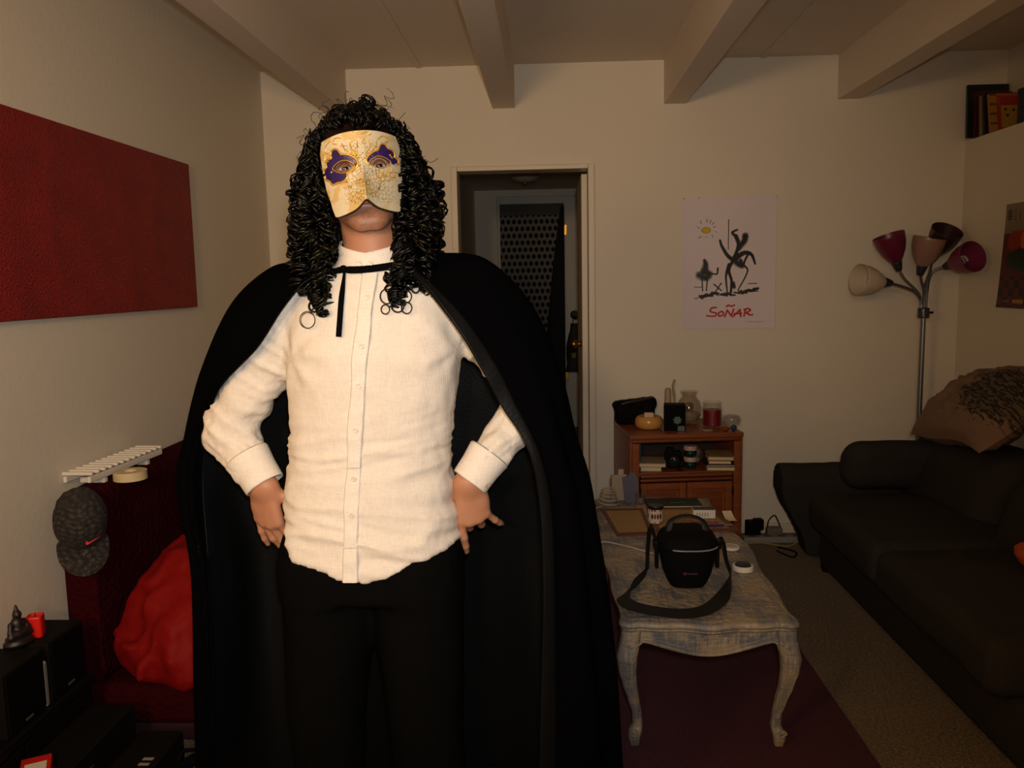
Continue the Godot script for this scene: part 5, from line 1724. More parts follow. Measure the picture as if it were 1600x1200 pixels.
func body_mesh(t: Node3D) -> void:
	var g := Geo.new()
	var skin := Color("ad7a5c").srgb_to_linear()
	var beard := Color("6e4c3a").srgb_to_linear()
	var lip := Color("8f5546").srgb_to_linear()
	# head, in a grid of its own
	var hg := Geo.new()
	hg.nets(Vector3(-0.10, -0.17, -0.12), Vector3(0.10, 0.145, 0.13), 0.0042, func(p: Vector3) -> float:
		var d := head_field(p)
		return smin(d, capsule(p, Vector3(0, -0.05, -0.012), Vector3(0.0, -0.20, -0.052), 0.059, 0.060), 0.02), 1.6)
	var bn := noise(180.0, 3, 2)
	for i in hg.v.size():
		var p := hg.v[i]
		var c := skin
		if (absf(p.x) < 0.027 and p.y < -0.052 and p.y > -0.077 and p.z > 0.078): c = c.lerp(lip, 0.75)
		else:
			var k := smoothstep(-0.052, -0.072, p.y) * smoothstep(0.0, 0.03, p.z) * smoothstep(-0.128, -0.112, p.y)
			c = c.lerp(beard, k * (0.58 + 0.35 * bn.get_noise_3dv(p)))
		hg.col[i] = c
	var off := g.v.size()
	for i in hg.v.size():
		g.tint = hg.col[i]
		g.p(head_xf * hg.v[i])
	for i in hg.ix: g.ix.append(i + off)
	g.tint = skin
	# trunk, neck, arms and legs
	var limbs := [
		[head_xf * Vector3(0, -0.09, -0.02), Vector3(-0.375, 1.43, -1.80), 0.050, 0.058, 0.03],
		[Vector3(-0.535, 1.385, -1.805), Vector3(-0.728, 1.10, -1.845), 0.040, 0.034, 0.03], [Vector3(-0.728, 1.10, -1.845), WRIST_A, 0.036, 0.026, 0.03],
		[Vector3(-0.222, 1.385, -1.805), Vector3(-0.038, 1.166, -1.875), 0.040, 0.034, 0.03], [Vector3(-0.038, 1.166, -1.87), WRIST_B, 0.036, 0.026, 0.03],
		[Vector3(-0.49, 0.86, -1.80), Vector3(-0.505, 0.48, -1.79), 0.085, 0.055, 0.05], [Vector3(-0.505, 0.48, -1.79), Vector3(-0.52, 0.09, -1.82), 0.05, 0.036, 0.03],
		[Vector3(-0.31, 0.86, -1.80), Vector3(-0.295, 0.48, -1.79), 0.085, 0.055, 0.05], [Vector3(-0.295, 0.48, -1.79), Vector3(-0.28, 0.09, -1.82), 0.05, 0.036, 0.03]]
	g.nets(Vector3(-0.82, 0.02, -2.0), Vector3(0.06, 1.60, -1.6), 0.015, func(p: Vector3) -> float:
		var d := maxf(torso(p, -0.022), 0.80 - p.y)
		d = maxf(d, p.y - 1.46)
		for q in limbs: d = smin(d, capsule(p, q[0], q[1], q[2], q[3]), q[4])
		return d)
	# hands: backs forward, fingers down the hips, thumbs behind
	var ha := hand_prims(WRIST_A, basis_y(Vector3(0.10, -0.97, -0.13), Vector3(-0.35, -0.1, 0.94)), -1.0,
		[[20, 26, 18], [18, 22, 16], [14, 18, 14], [4, 10, 10]], [9, 9, 7, -3], [Vector3(0.048, 0.035, -0.02), Vector3(0.062, 0.062, -0.035), Vector3(0.062, 0.085, -0.045)], (Vector3(-0.725, 1.09, -1.842) - WRIST_A).normalized())
	g.nets(Vector3(-0.74, 0.76, -1.93), Vector3(-0.54, 1.06, -1.70), 0.0036, func(p: Vector3) -> float: return field(ha, p), 1.7)
	var hb := hand_prims(WRIST_B, basis_y(Vector3(0.03, -0.96, -0.12), Vector3(0.22, 0.0, 0.97)), 1.0,
		[[6, 14, 10], [52, 42, 24], [48, 30, 18], [22, 16, 10]], [-7, -6, -18, -40], [Vector3(0.048, 0.035, -0.02), Vector3(0.062, 0.062, -0.035), Vector3(0.062, 0.085, -0.045)], (Vector3(-0.04, 1.12, -1.85) - WRIST_B).normalized())
	g.nets(Vector3(-0.27, 0.76, -1.93), Vector3(-0.04, 1.06, -1.69), 0.0036, func(p: Vector3) -> float: return field(hb, p), 1.7)
	var sm := mat("ffffff", 0.5)
	sm.vertex_color_use_as_albedo = true
	sm.subsurf_scatter_enabled = true; sm.subsurf_scatter_strength = 0.08
	sm.normal_enabled = true; sm.normal_texture = bumpy(noise(0.2, 91, 3), 256, 2.5); sm.normal_scale = 0.4
	tri_planar(sm, Vector3.ONE * 14.0)
	pput("body", g, sm, t)
	# eyes with half closed lids
	for s in [-1.0, 1.0]:
		var e := Geo.new()
		var c := Vector3(0.0340 * s, 0.001, 0.0735)
		ball(e, Vector3.ZERO, Vector3.ONE * 0.0125, 24)
		var look := Vector3(0.02, -0.10, 1.0).normalized()
		for i in e.v.size():
			var d: float = e.v[i].normalized().dot(look)
			e.col[i] = (Color(0.004, 0.003, 0.003) if d > 0.955 else (Color(0.03, 0.016, 0.008) if d > 0.84 else Color(0.55, 0.46, 0.40)))
			e.v[i] = head_xf * (c + e.v[i])
		var em := mat("ffffff", 0.06)
		em.vertex_color_use_as_albedo = true
		pput("eye", e, em, t)
		e = Geo.new()
		e.grid(20, 10, func(u, w):   # upper and lower lid as shells
			var a: float = (u - 0.5) * PI * 1.05
			var b := lerpf(1.5, 0.10, w)
			var r := 0.0138
			return head_xf * (c + Vector3(sin(a) * cos(b) * r, sin(b) * r, cos(a) * cos(b) * r)))
		e.grid(20, 10, func(u, w):
			var a: float = (u - 0.5) * PI * 1.05
			var b := lerpf(-1.5, -0.34, w)
			var r := 0.0136
			return head_xf * (c + Vector3(sin(a) * cos(b) * r, sin(b) * r, cos(a) * cos(b) * r)))
		pput("eyelid", e, mat("74503c", 0.6), t)

func sleeve_d(p: Vector3) -> float:
	var d := capsule(p, Vector3(-0.548, 1.388, -1.80), Vector3(-0.730, 1.104, -1.842), 0.064, 0.055)
	d = smin(d, capsule(p, Vector3(-0.728, 1.102, -1.842), Vector3(-0.674, 1.024, -1.806), 0.055, 0.042), 0.03)
	var e := capsule(p, Vector3(-0.208, 1.395, -1.80), Vector3(-0.036, 1.170, -1.87), 0.058, 0.048)
	e = smin(e, capsule(p, Vector3(-0.038, 1.166, -1.87), Vector3(-0.136, 1.040, -1.80), 0.049, 0.041), 0.03)
	return minf(d, e)

func shirt_d(p: Vector3) -> float:
	var d := smin(torso(p), sleeve_d(p), 0.022)
	d = maxf(d, (table(HX, HY, p.x) - p.y) * 0.7)
	return maxf(d, p.y - 1.492)

# the shirt's front surface at x, y
func front(x: float, y: float) -> float:
	var z := -1.60
	for i in 24:
		var d := shirt_d(Vector3(x, y, z))
		if d < 0.0006: break
		z -= maxf(d, 0.0008)
	return z

func linen(c: String) -> StandardMaterial3D:
	var m := mat(c, 0.85)
	var w1 := noise(0.5, 101, 2); 
	var im := Image.create(512, 512, false, Image.FORMAT_RGB8)
	var n := noise(0.03, 102, 3)
	for y in 512:
		for x in 512:
			var k := 0.5 + 0.22 * sin(x * TAU / 8.0 + 2.0 * n.get_noise_2d(x, y * 6.0)) + 0.22 * sin(y * TAU / 8.0 + 2.0 * n.get_noise_2d(x * 6.0, y)) + 0.25 * w1.get_noise_2d(x * 0.25, y)
			im.set_pixel(x, y, Color(k, k, k))
	im.bump_map_to_normal_map(2.0)
	im.generate_mipmaps()
	m.normal_enabled = true
	m.normal_texture = ImageTexture.create_from_image(im)
	m.normal_scale = 0.45
	var cl := Image.create(256, 256, false, Image.FORMAT_RGB8)
	var s1 := noise(1.0, 103, 3)
	for y in 256:
		for x in 256:
			var k := 0.93 + 0.05 * s1.get_noise_2d(x * 0.9, y * 0.03) + 0.05 * s1.get_noise_2d(x * 0.03 + 90.0, y * 0.9)
			cl.set_pixel(x, y, Color(k, k, k))
	cl.generate_mipmaps()
	m.albedo_texture = ImageTexture.create_from_image(cl)
	tri_planar(m, Vector3.ONE * 4.2)
	return m

func shirt_mesh(t: Node3D) -> void:
	var g := Geo.new()
	var n1 := noise(1.0, 111, 3); var n2 := noise(1.0, 112, 2, FastNoiseLite.TYPE_SIMPLEX)
	n2.fractal_type = FastNoiseLite.FRACTAL_RIDGED
	g.nets(Vector3(-0.82, 0.78, -1.97), Vector3(0.06, 1.51, -1.63), 0.0056, shirt_d, 1.8)
	var nr := g.normals()
	for i in g.v.size():
		var p := g.v[i]
		var s := sleeve_d(p); var tt := torso(p)
		var arm := smoothstep(0.012, -0.012, s - tt)
		var low := smoothstep(1.2, 0.95, p.y)
		# horizontal slack folds round the waist, rings round the sleeves
		var k := 0.0062 * n2.get_noise_3d(p.x * 2.2, p.y * (9.0 + 5.0 * low) + p.x * 2.0, p.z * 3.0) * (0.35 + 1.0 * low)
		k += 0.0048 * n1.get_noise_3d(p.x * 9.0, p.y * 6.0, p.z * 9.0)
		var along := p.y * 0.83 + absf(p.x + 0.378) * -0.55
		var ring := 0.0068 * n2.get_noise_3d(along * 13.0, p.x * 4.0 + p.y * 3.0, p.z * 6.0) + 0.004 * n1.get_noise_3dv(p * 22.0)
		# gathers that fan out of the armpits
		for ap in [Vector2(-0.545, 1.275), Vector2(-0.195, 1.285)]:
			var dv: Vector2 = Vector2(p.x, p.y) - ap
			k += 0.003 * exp(-pow((dv.length() - 0.05) / 0.03, 2.0)) * sin(atan2(dv.y, dv.x) * 6.0)
		var d := lerpf(k, ring, arm)
		d -= 0.0035 * exp(-pow((s - tt) / 0.006, 2.0)) * smoothstep(1.25, 1.28, p.y)
		g.v[i] = p + nr[i] * d
	var li := linen("ece2d2")
	var body := pput("shirt", g, li, t)
	# placket with its folds and buttons
	var pm := linen("f2e9da")
	var px := func(y: float) -> float: return table([0.80, 0.95, 1.10, 1.25, 1.36, 1.455], [-0.423, -0.418, -0.405, -0.388, -0.374, -0.366], y)
	g = Geo.new()
	var steps := 60
	for seg in [[0.806, 0.878, 0.004], [0.880, 1.046, 0.0025], [1.048, 1.452, 0.004]]:
		var m0 := g.mark()
		var prev := -1
		for k in steps + 1:
			var y := lerpf(seg[0], seg[1], float(k) / steps)
			var c: float = px.call(y)
			var base := g.v.size()
			var hw := 0.0155 + 0.001 * sin(y * 40.0)
			var z := front(c, y)
			for q in [[-hw, -0.004], [-hw, seg[2]], [-hw + 0.003, seg[2] + 0.0015], [0.0, seg[2] + 0.001], [hw - 0.003, seg[2] + 0.0015], [hw, seg[2]], [hw, -0.004]]:
				g.p(Vector3(c + q[0], y, z + q[1] + 0.0025 + 0.001 * sin(y * 120.0) - q[0] * q[0] * 4.0))
			if prev >= 0:
				for i in 6: g.quad(prev + i, prev + i + 1, base + i + 1, base + i)
			prev = base
		g.fix(m0)
	var pl := pput("placket", g, pm, body)
	var bm := mat("d9cdb8", 0.2)
	for y in [1.402, 1.303, 1.222, 1.128, 1.025, 0.948]:
		g = Geo.new()
		var c: float = px.call(y) + 0.002
		var bx := Transform3D(Basis(Vector3.RIGHT, PI / 2), Vector3(c, y, front(c, y) + 0.0075))
		g.lathe([Vector2(0.001, -0.001), Vector2(0.0045, -0.001), Vector2(0.0056, 0.0), Vector2(0.0056, 0.0012), Vector2(0.0045, 0.002), Vector2(0.0035, 0.0012), Vector2(0.001, 0.0012)], bx, 16)
		put("button", g, bm, body)
	# band collar with two buttons
	g = Geo.new()
	var cx := -0.3755; var cz := -1.795
	var col := func(u: float, y: float, r: float) -> Vector3:
		var a: float = u * TAU + PI / 2
		var fr := sin(a)
		return Vector3(cx + cos(a) * (0.071 + r), y + 0.012 - 0.016 * fr + 0.012 * absf(cos(a)), cz + sin(a) * (0.075 + r))
	var secs := [[1.458, 0.006], [1.470, 0.0045], [1.492, 0.001], [1.497, -0.001], [1.495, -0.003], [1.470, 0.0]]
	var m1 := g.mark()
	g.grid(60, 5, func(u, w):
		var k := int(round(w * 5.0))
		return col.call(u, secs[k][0], secs[k][1]), true)
	g.fix(m1)
	var cb := pput("collar", g, pm, body)
	for x in [-0.388, -0.366]:
		g = Geo.new()
		var zz := cz + sqrt(maxf(1.0 - pow((x - cx) / 0.075, 2.0), 0.0)) * 0.0795 + 0.0015
		g.lathe([Vector2(0.001, -0.001), Vector2(0.005, -0.001), Vector2(0.006, 0.0005), Vector2(0.005, 0.002), Vector2(0.0035, 0.0012), Vector2(0.001, 0.0012)], Transform3D(Basis(Vector3.RIGHT, PI / 2), Vector3(x, 1.470, zz)), 14)
		put("button", g, bm, body)
	# cuffs
	for q in [[Vector3(-0.684, 1.050, -1.812), Vector3(-0.639, 0.984, -1.795), 0.049, 0.0445], [Vector3(-0.132, 1.050, -1.808), Vector3(-0.178, 0.990, -1.785), 0.047, 0.0425]]:
		g = Geo.new()
		var b := basis_y(q[1] - q[0], Vector3(0, 0.3, 1))
		var ln: float = q[0].distance_to(q[1])
		g.lathe([Vector2(q[2] - 0.008, 0.004), Vector2(q[2] + 0.001, 0.0), Vector2(q[2] + 0.003, 0.004), Vector2(q[2] + 0.002, 0.01), Vector2((q[2] + q[3]) / 2, ln * 0.5), Vector2(q[3] + 0.001, ln - 0.004), Vector2(q[3] - 0.0005, ln), Vector2(q[3] - 0.004, ln - 0.002), Vector2(q[3] - 0.006, ln * 0.4)], Transform3D(b, q[0]), 36)
		for i in g.v.size():
			g.v[i] += (g.v[i] - q[0]).normalized() * 0.002 * n1.get_noise_3dv(g.v[i] * 14.0)
		put("cuff", g, pm, body)
	g = Geo.new()
	var cbp := Vector3(-0.1355, 0.990, -1.7555)
	g.lathe([Vector2(0.001, -0.001), Vector2(0.005, -0.001), Vector2(0.006, 0.0005), Vector2(0.005, 0.002), Vector2(0.0035, 0.0012), Vector2(0.001, 0.0012)], Transform3D(basis_y(Vector3(0.45, -0.35, 0.8), Vector3.UP), cbp), 14)
	put("button", g, mat("b8a488", 0.25), body)

func trousers_mesh(t: Node3D) -> void:
	var cl := mat("0b0b0a", 0.95)
	cl.metallic_specular = 0.08
	cl.normal_enabled = true; cl.normal_texture = bumpy(noise(0.3, 121, 2), 256, 3.0); cl.normal_scale = 0.4
	tri_planar(cl, Vector3.ONE * 8.0)
	var n := noise(1.0, 122, 3)
	var g := Geo.new()
	g.nets(Vector3(-0.70, 0.03, -2.0), Vector3(-0.10, 0.97, -1.60), 0.013, func(p: Vector3) -> float:
		var d := maxf(torso(Vector3(p.x, maxf(p.y, 0.80), p.z), -0.010), 0.74 - p.y)
		d = maxf(d, p.y - 0.955)
		for s in [-1.0, 1.0]:
			var hip := Vector3(-0.405 + 0.098 * s, 0.80, PZ)
			var kn := Vector3(-0.405 + 0.115 * s, 0.45, PZ + 0.01)
			var an := Vector3(-0.405 + 0.128 * s, 0.04, PZ - 0.015)
			var e := minf(capsule(p, hip, kn, 0.112, 0.088), capsule(p, kn, an, 0.088, 0.075))
			d = smin(d, e, 0.025)
		d = maxf(d, 0.04 - p.y)
		return d + 0.007 * n.get_noise_3d(p.x * 9.0, p.y * 3.5, p.z * 9.0))
	pput("trousers", g, cl, t)
	for s in [-1.0, 1.0]:
		g = Geo.new()
		var c := Vector3(-0.405 + 0.13 * s, 0.0, PZ)
		g.nets(Vector3(-0.06, -0.01, -0.12), Vector3(0.06, 0.13, 0.22), 0.008, func(p: Vector3) -> float:
			var d := capsule(p, Vector3(0, 0.04, -0.05), Vector3(0, 0.035, 0.13), 0.04, 0.036)
			d = smin(d, capsule(p, Vector3(0, 0.05, -0.03), Vector3(0, 0.10, -0.03), 0.04, 0.036), 0.03)
			return maxf(d, -p.y))
		for i in g.v.size(): g.v[i] += c
		pput("shoe", g, mat("0d0c0c", 0.4), t)

func cape_rows() -> Array:
	return [
		[Vector3(-.452,1.462,-1.700), Vector3(-.458,1.474,-1.74), Vector3(-.458,1.488,-1.79), Vector3(-.43,1.497,-1.86), Vector3(-.375,1.503,-1.885), Vector3(-.325,1.497,-1.86), Vector3(-.295,1.489,-1.79), Vector3(-.291,1.475,-1.74), Vector3(-.297,1.463,-1.700)],
		[Vector3(-.500,1.428,-1.675), Vector3(-.515,1.455,-1.73), Vector3(-.52,1.476,-1.80), Vector3(-.49,1.463,-1.90), Vector3(-.375,1.463,-1.93), Vector3(-.26,1.463,-1.90), Vector3(-.225,1.492,-1.80), Vector3(-.232,1.462,-1.73), Vector3(-.240,1.415,-1.668)],
		[Vector3(-.555,1.373,-1.690), Vector3(-.585,1.425,-1.73), Vector3(-.60,1.468,-1.81), Vector3(-.55,1.405,-1.93), Vector3(-.375,1.385,-1.96), Vector3(-.20,1.405,-1.93), Vector3(-.135,1.476,-1.80), Vector3(-.15,1.425,-1.72), Vector3(-.182,1.335,-1.665)],
		[Vector3(-.612,1.300,-1.712), Vector3(-.665,1.350,-1.76), Vector3(-.695,1.385,-1.83), Vector3(-.61,1.30,-1.96), Vector3(-.38,1.25,-1.98), Vector3(-.13,1.30,-1.96), Vector3(-.045,1.385,-1.82), Vector3(-.07,1.34,-1.73), Vector3(-.130,1.238,-1.685)],
		[Vector3(-.722,1.205,-1.772), Vector3(-.762,1.235,-1.815), Vector3(-.792,1.235,-1.88), Vector3(-.67,1.15,-2.0), Vector3(-.385,1.10,-2.0), Vector3(-.07,1.15,-1.99), Vector3(.018,1.235,-1.84), Vector3(-.01,1.21,-1.74), Vector3(-.096,1.166,-1.70)],
		[Vector3(-.797,1.085,-1.870), Vector3(-.835,1.085,-1.88), Vector3(-.862,1.075,-1.93), Vector3(-.71,1.0,-2.03), Vector3(-.39,.95,-2.02), Vector3(-.03,1.0,-2.02), Vector3(.053,1.09,-1.86), Vector3(.03,1.06,-1.74), Vector3(-.045,1.08,-1.705)],
		[Vector3(-.815,.965,-1.870), Vector3(-.855,.965,-1.87), Vector3(-.885,.955,-1.92), Vector3(-.75,.90,-2.05), Vector3(-.40,.85,-2.05), Vector3(-.01,.90,-2.04), Vector3(.084,.95,-1.87), Vector3(.062,.93,-1.76), Vector3(-.022,.95,-1.715)],
		[Vector3(-.800,.75,-1.840), Vector3(-.832,.75,-1.845), Vector3(-.848,.75,-1.89), Vector3(-.74,.72,-2.08), Vector3(-.40,.70,-2.09), Vector3(.01,.72,-2.07), Vector3(.107,.75,-1.88), Vector3(.078,.75,-1.77), Vector3(-.020,.75,-1.72)],
		[Vector3(-.800,.45,-1.830), Vector3(-.838,.45,-1.84), Vector3(-.862,.45,-1.90), Vector3(-.74,.43,-2.10), Vector3(-.40,.42,-2.13), Vector3(.02,.43,-2.10), Vector3(.135,.45,-1.89), Vector3(.10,.45,-1.77), Vector3(-.030,.45,-1.73)],
		[Vector3(-.805,.09,-1.825), Vector3(-.848,.09,-1.84), Vector3(-.880,.09,-1.90), Vector3(-.75,.08,-2.12), Vector3(-.40,.07,-2.16), Vector3(.03,.08,-2.12), Vector3(.158,.09,-1.90), Vector3(.12,.09,-1.77), Vector3(-.040,.09,-1.73)]]

func cape_mesh(t: Node3D) -> void:
	var rows := cape_rows()
	var NU := 150; var NV := 110
	var cols := []
	for r in rows: cols.append(spline(r, NU))
	var pts := []
	for i in NU + 1:
		var c := []
		for r in cols: c.append(r[i])
		pts.append(spline(c, NV))
	var n := noise(1.0, 131, 2)
	var out := []   # displaced by folds that deepen downwards
	for i in NU + 1:
		var line := []
		for j in NV + 1:
			var du: Vector3 = pts[mini(i + 1, NU)][j] - pts[maxi(i - 1, 0)][j]
			var dv: Vector3 = pts[i][mini(j + 1, NV)] - pts[i][maxi(j - 1, 0)]
			var nr := du.cross(dv).normalized()
			if nr.dot(pts[i][j] - Vector3(-0.385, pts[i][j].y, PZ - 0.02)) < 0.0: nr = -nr
			var u := float(i) / NU; var v := float(j) / NV
			var edge := smoothstep(0.0, 0.07, u) * smoothstep(1.0, 0.93, u)
			var deep := smoothstep(0.36, 0.85, v)
			var f := sin(u * 58.0 + 1.4 * n.get_noise_2d(u * 3.0, v * 1.3)) * (0.6 + 0.8 * n.get_noise_2d(u * 7.0, v * 1.5 + 9.0))
			var amp := (0.0015 * smoothstep(0.05, 0.3, v) + 0.017 * deep) * (0.25 + 0.75 * edge)
			if u > 0.22 and u < 0.78: amp *= 1.0
			line.append(pts[i][j] + nr * (f * amp + 0.004 * n.get_noise_2d(u * 5.0, v * 4.0)))
		out.append(line)
	var velvet := mat("050506", 0.95)
	velvet.metallic_specular = 0.06
	var lining := mat("0a0b0b", 0.5)
	lining.metallic_specular = 0.28
	lining.normal_enabled = true; lining.normal_texture = bumpy(noise(0.08, 133, 3), 256, 2.0); lining.normal_scale = 0.3
	tri_planar(lining, Vector3.ONE * 5.0)
	var shell := func(lo: float, hi: float, i0: int, i1: int) -> Geo:
		var g := Geo.new()
		var w := i1 - i0 + 1
		for s in [hi, lo]:
			for j in NV + 1:
				for i in range(i0, i1 + 1):
					var du: Vector3 = out[mini(i + 1, NU)][j] - out[maxi(i - 1, 0)][j]
					var dv: Vector3 = out[i][mini(j + 1, NV)] - out[i][maxi(j - 1, 0)]
					var nr := dv.cross(du).normalized()
					g.p(out[i][j] + nr * s, Vector2(float(i) / NU, float(j) / NV))
		var k := w * (NV + 1)
		for j in NV:
			for i in w - 1:
				var a := j * w + i
				g.quad(a, a + 1, a + w + 1, a + w)
				g.quad(k + a, k + a + w, k + a + w + 1, k + a + 1)
			g.quad(j * w, (j + 1) * w, k + (j + 1) * w, k + j * w)
			g.quad(j * w + w - 1, k + j * w + w - 1, k + (j + 1) * w + w - 1, (j + 1) * w + w - 1)
		for i in w - 1:
			g.quad(i, k + i, k + i + 1, i + 1)
			var b := NV * w + i
			g.quad(b, b + 1, k + b + 1, k + b)
		g.fix(0)
		return g
	var sgn := 1.0
	# which way is outwards along the back
	var bi := NU / 2; var bj := NV / 2
	var dn: Vector3 = (out[bi][bj + 1] - out[bi][bj - 1]).cross(out[bi + 1][bj] - out[bi - 1][bj])
	if dn.z > 0.0: sgn = -1.0
	var cape := pput("cape", shell.call(0.0, 0.0025 * sgn, 0, NU), velvet, t)
	put("cape_lining", shell.call(-0.0025 * sgn, -0.0003 * sgn, 0, NU), lining, cape)
	# satin facing turned over along the viewer's right edge
	var fg: Geo = shell.call(0.0028 * sgn, 0.0048 * sgn, NU - 6, NU)
	put("edge_facing", fg, lining, cape)
	# neck tie: knot, loop round to both sides, one hanging end
	var tie := mat("060607", 0.8)
	tie.metallic_specular = 0.12
	var g := Geo.new()
	var nz := func(x: float, y: float) -> float: return maxf(front(x, y), -1.73) + 0.008
	var pa := spline([Vector3(-0.452, 1.458, -1.702), Vector3(-0.44, 1.457, nz.call(-0.44, 1.457)), Vector3(-0.421, 1.459, nz.call(-0.421, 1.459) + 0.004)], 10)
	g.tube(pa, [0.0065, 0.006], 8, true, 0.35, Vector3(0, 0.2, 1))
	var pb := spline([Vector3(-0.419, 1.459, nz.call(-0.419, 1.459) + 0.004), Vector3(-0.385, 1.4585, nz.call(-0.385, 1.457) + 0.003), Vector3(-0.345, 1.462, nz.call(-0.345, 1.46) + 0.002), Vector3(-0.300, 1.468, -1.705)], 18)
	g.tube(pb, [0.0055, 0.006, 0.0075], 8, true, 0.3, Vector3(0, 0.2, 1))
	put("neck_tie", g, tie, cape)
	g = Geo.new()
	ball(g, Vector3(-0.421, 1.461, nz.call(-0.421, 1.461) + 0.006), Vector3(0.009, 0.0075, 0.007), 14)
	ball(g, Vector3(-0.4315, 1.459, nz.call(-0.4315, 1.459) + 0.005), Vector3(0.007, 0.006, 0.006), 14)
	put("tie_knot", g, tie, cape)
	g = Geo.new()
	var pc := []
	for y in [1.457, 1.43, 1.40, 1.37, 1.34, 1.323]:
		var x := table([1.32, 1.37, 1.457], [-0.427, -0.423, -0.4195], y)
		pc.append(Vector3(x, y, nz.call(x, y)))
	var pcs := spline(pc, 26)
	var wd := []
	for k in 27: wd.append(0.0028 + 0.0032 * smoothstep(0.0, 0.4, k / 26.0))
	g.tube(pcs, wd, 8, true, 0.3, Vector3(0, 0, 1))
	put("tie_end", g, tie, cape)

# ------------------------------------------------ mask
const EYE_L := Vector2(-0.0365, 0.0)
const EYE_R := Vector2(0.0355, 0.002)
func mask_w(y: float) -> float: return table([-0.10, -0.07, -0.03, 0.0, 0.04, 0.066], [0.0640, 0.0700, 0.0775, 0.0800, 0.0810, 0.0745], y)

func mask_z(x: float, y: float) -> float:
	var u := absf(x) / 0.08
	var z := 0.108 - 0.056 * pow(u, 2.4) - 0.10 * pow(maxf(y - 0.02, 0.0), 1.5)
	z -= 0.004 * smoothstep(0.012, -0.012, y) * exp(-pow((absf(x) - 0.036) / 0.026, 2.0))
	# prow of the nose, wide and jutting at the bottom edge
	var k := smoothstep(0.012, -0.075, y)
	var wd := lerpf(0.013, 0.036, smoothstep(-0.01, -0.085, y))
	var r := absf(x) / wd
	z += (0.004 + 0.031 * k) * exp(-r * 1.25) * smoothstep(0.03, 0.005, y)
	z += 0.004 * exp(-pow((y - 0.024) / 0.013, 2.0)) * exp(-pow((absf(x) - 0.034) / 0.028, 2.0))
	return z

func mask_bottom(x: float) -> float:
	var u := absf(x)
	return -0.0985 + 0.012 * maxf(1.0 - u / 0.06, 0.0) + 0.0095 * exp(-pow(u / 0.014, 2.0)) + 0.005 * pow(u / 0.066, 6.0)

func in_eye(p: Vector2) -> float:   # below 1 inside an eye hole
	var a := (p - EYE_L - Vector2(0, -0.0005)); var b := (p - EYE_R)
	a = a.rotated(0.10); b = b.rotated(-0.10)
	var ya := 0.0093 * (1.0 - 0.5 * pow(absf(a.x) / 0.0215, 2.0)) + 0.0012
	var yb := 0.0093 * (1.0 - 0.5 * pow(absf(b.x) / 0.0215, 2.0)) + 0.0012
	return minf(Vector2(a.x / 0.0215, a.y / ya).length(), Vector2(b.x / 0.0215, b.y / yb).length())

func petals(p: Vector2) -> float:   # below 0 in the purple
	var d := 1.0
	var E := func(c: Vector2, r: Vector2, a: float) -> float: return (((p - c).rotated(a)) / r).length() - 1.0
	d = minf(d, E.call(EYE_L + Vector2(-0.001, 0.005), Vector2(0.0295, 0.017), 0.15))
	d = minf(d, E.call(EYE_L + Vector2(-0.013, 0.026), Vector2(0.009, 0.0115), -0.3))
	d = minf(d, E.call(EYE_L + Vector2(-0.026, 0.014), Vector2(0.008, 0.008), 0.0))
	d = minf(d, E.call(EYE_L + Vector2(-0.033, 0.001), Vector2(0.0085, 0.0075), 0.0))
	d = minf(d, E.call(EYE_L + Vector2(-0.030, -0.011), Vector2(0.0095, 0.007), 0.4))
	d = minf(d, E.call(EYE_L + Vector2(-0.021, -0.021), Vector2(0.0085, 0.0085), 0.0))
	d = minf(d, E.call(EYE_L + Vector2(-0.006, -0.020), Vector2(0.012, 0.0085), -0.35))
	d = minf(d, E.call(EYE_L + Vector2(-0.015, -0.012), Vector2(0.019, 0.0095), -0.2))
	d = minf(d, E.call(EYE_R + Vector2(0.002, 0.008), Vector2(0.0285, 0.0145), -0.28))
	d = minf(d, E.call(EYE_R + Vector2(0.010, 0.026), Vector2(0.009, 0.012), 0.25))
	d = minf(d, E.call(EYE_R + Vector2(0.023, 0.021), Vector2(0.009, 0.008), 0.0))
	d = minf(d, E.call(EYE_R + Vector2(0.029, 0.007), Vector2(0.009, 0.008), 0.0))
	return d

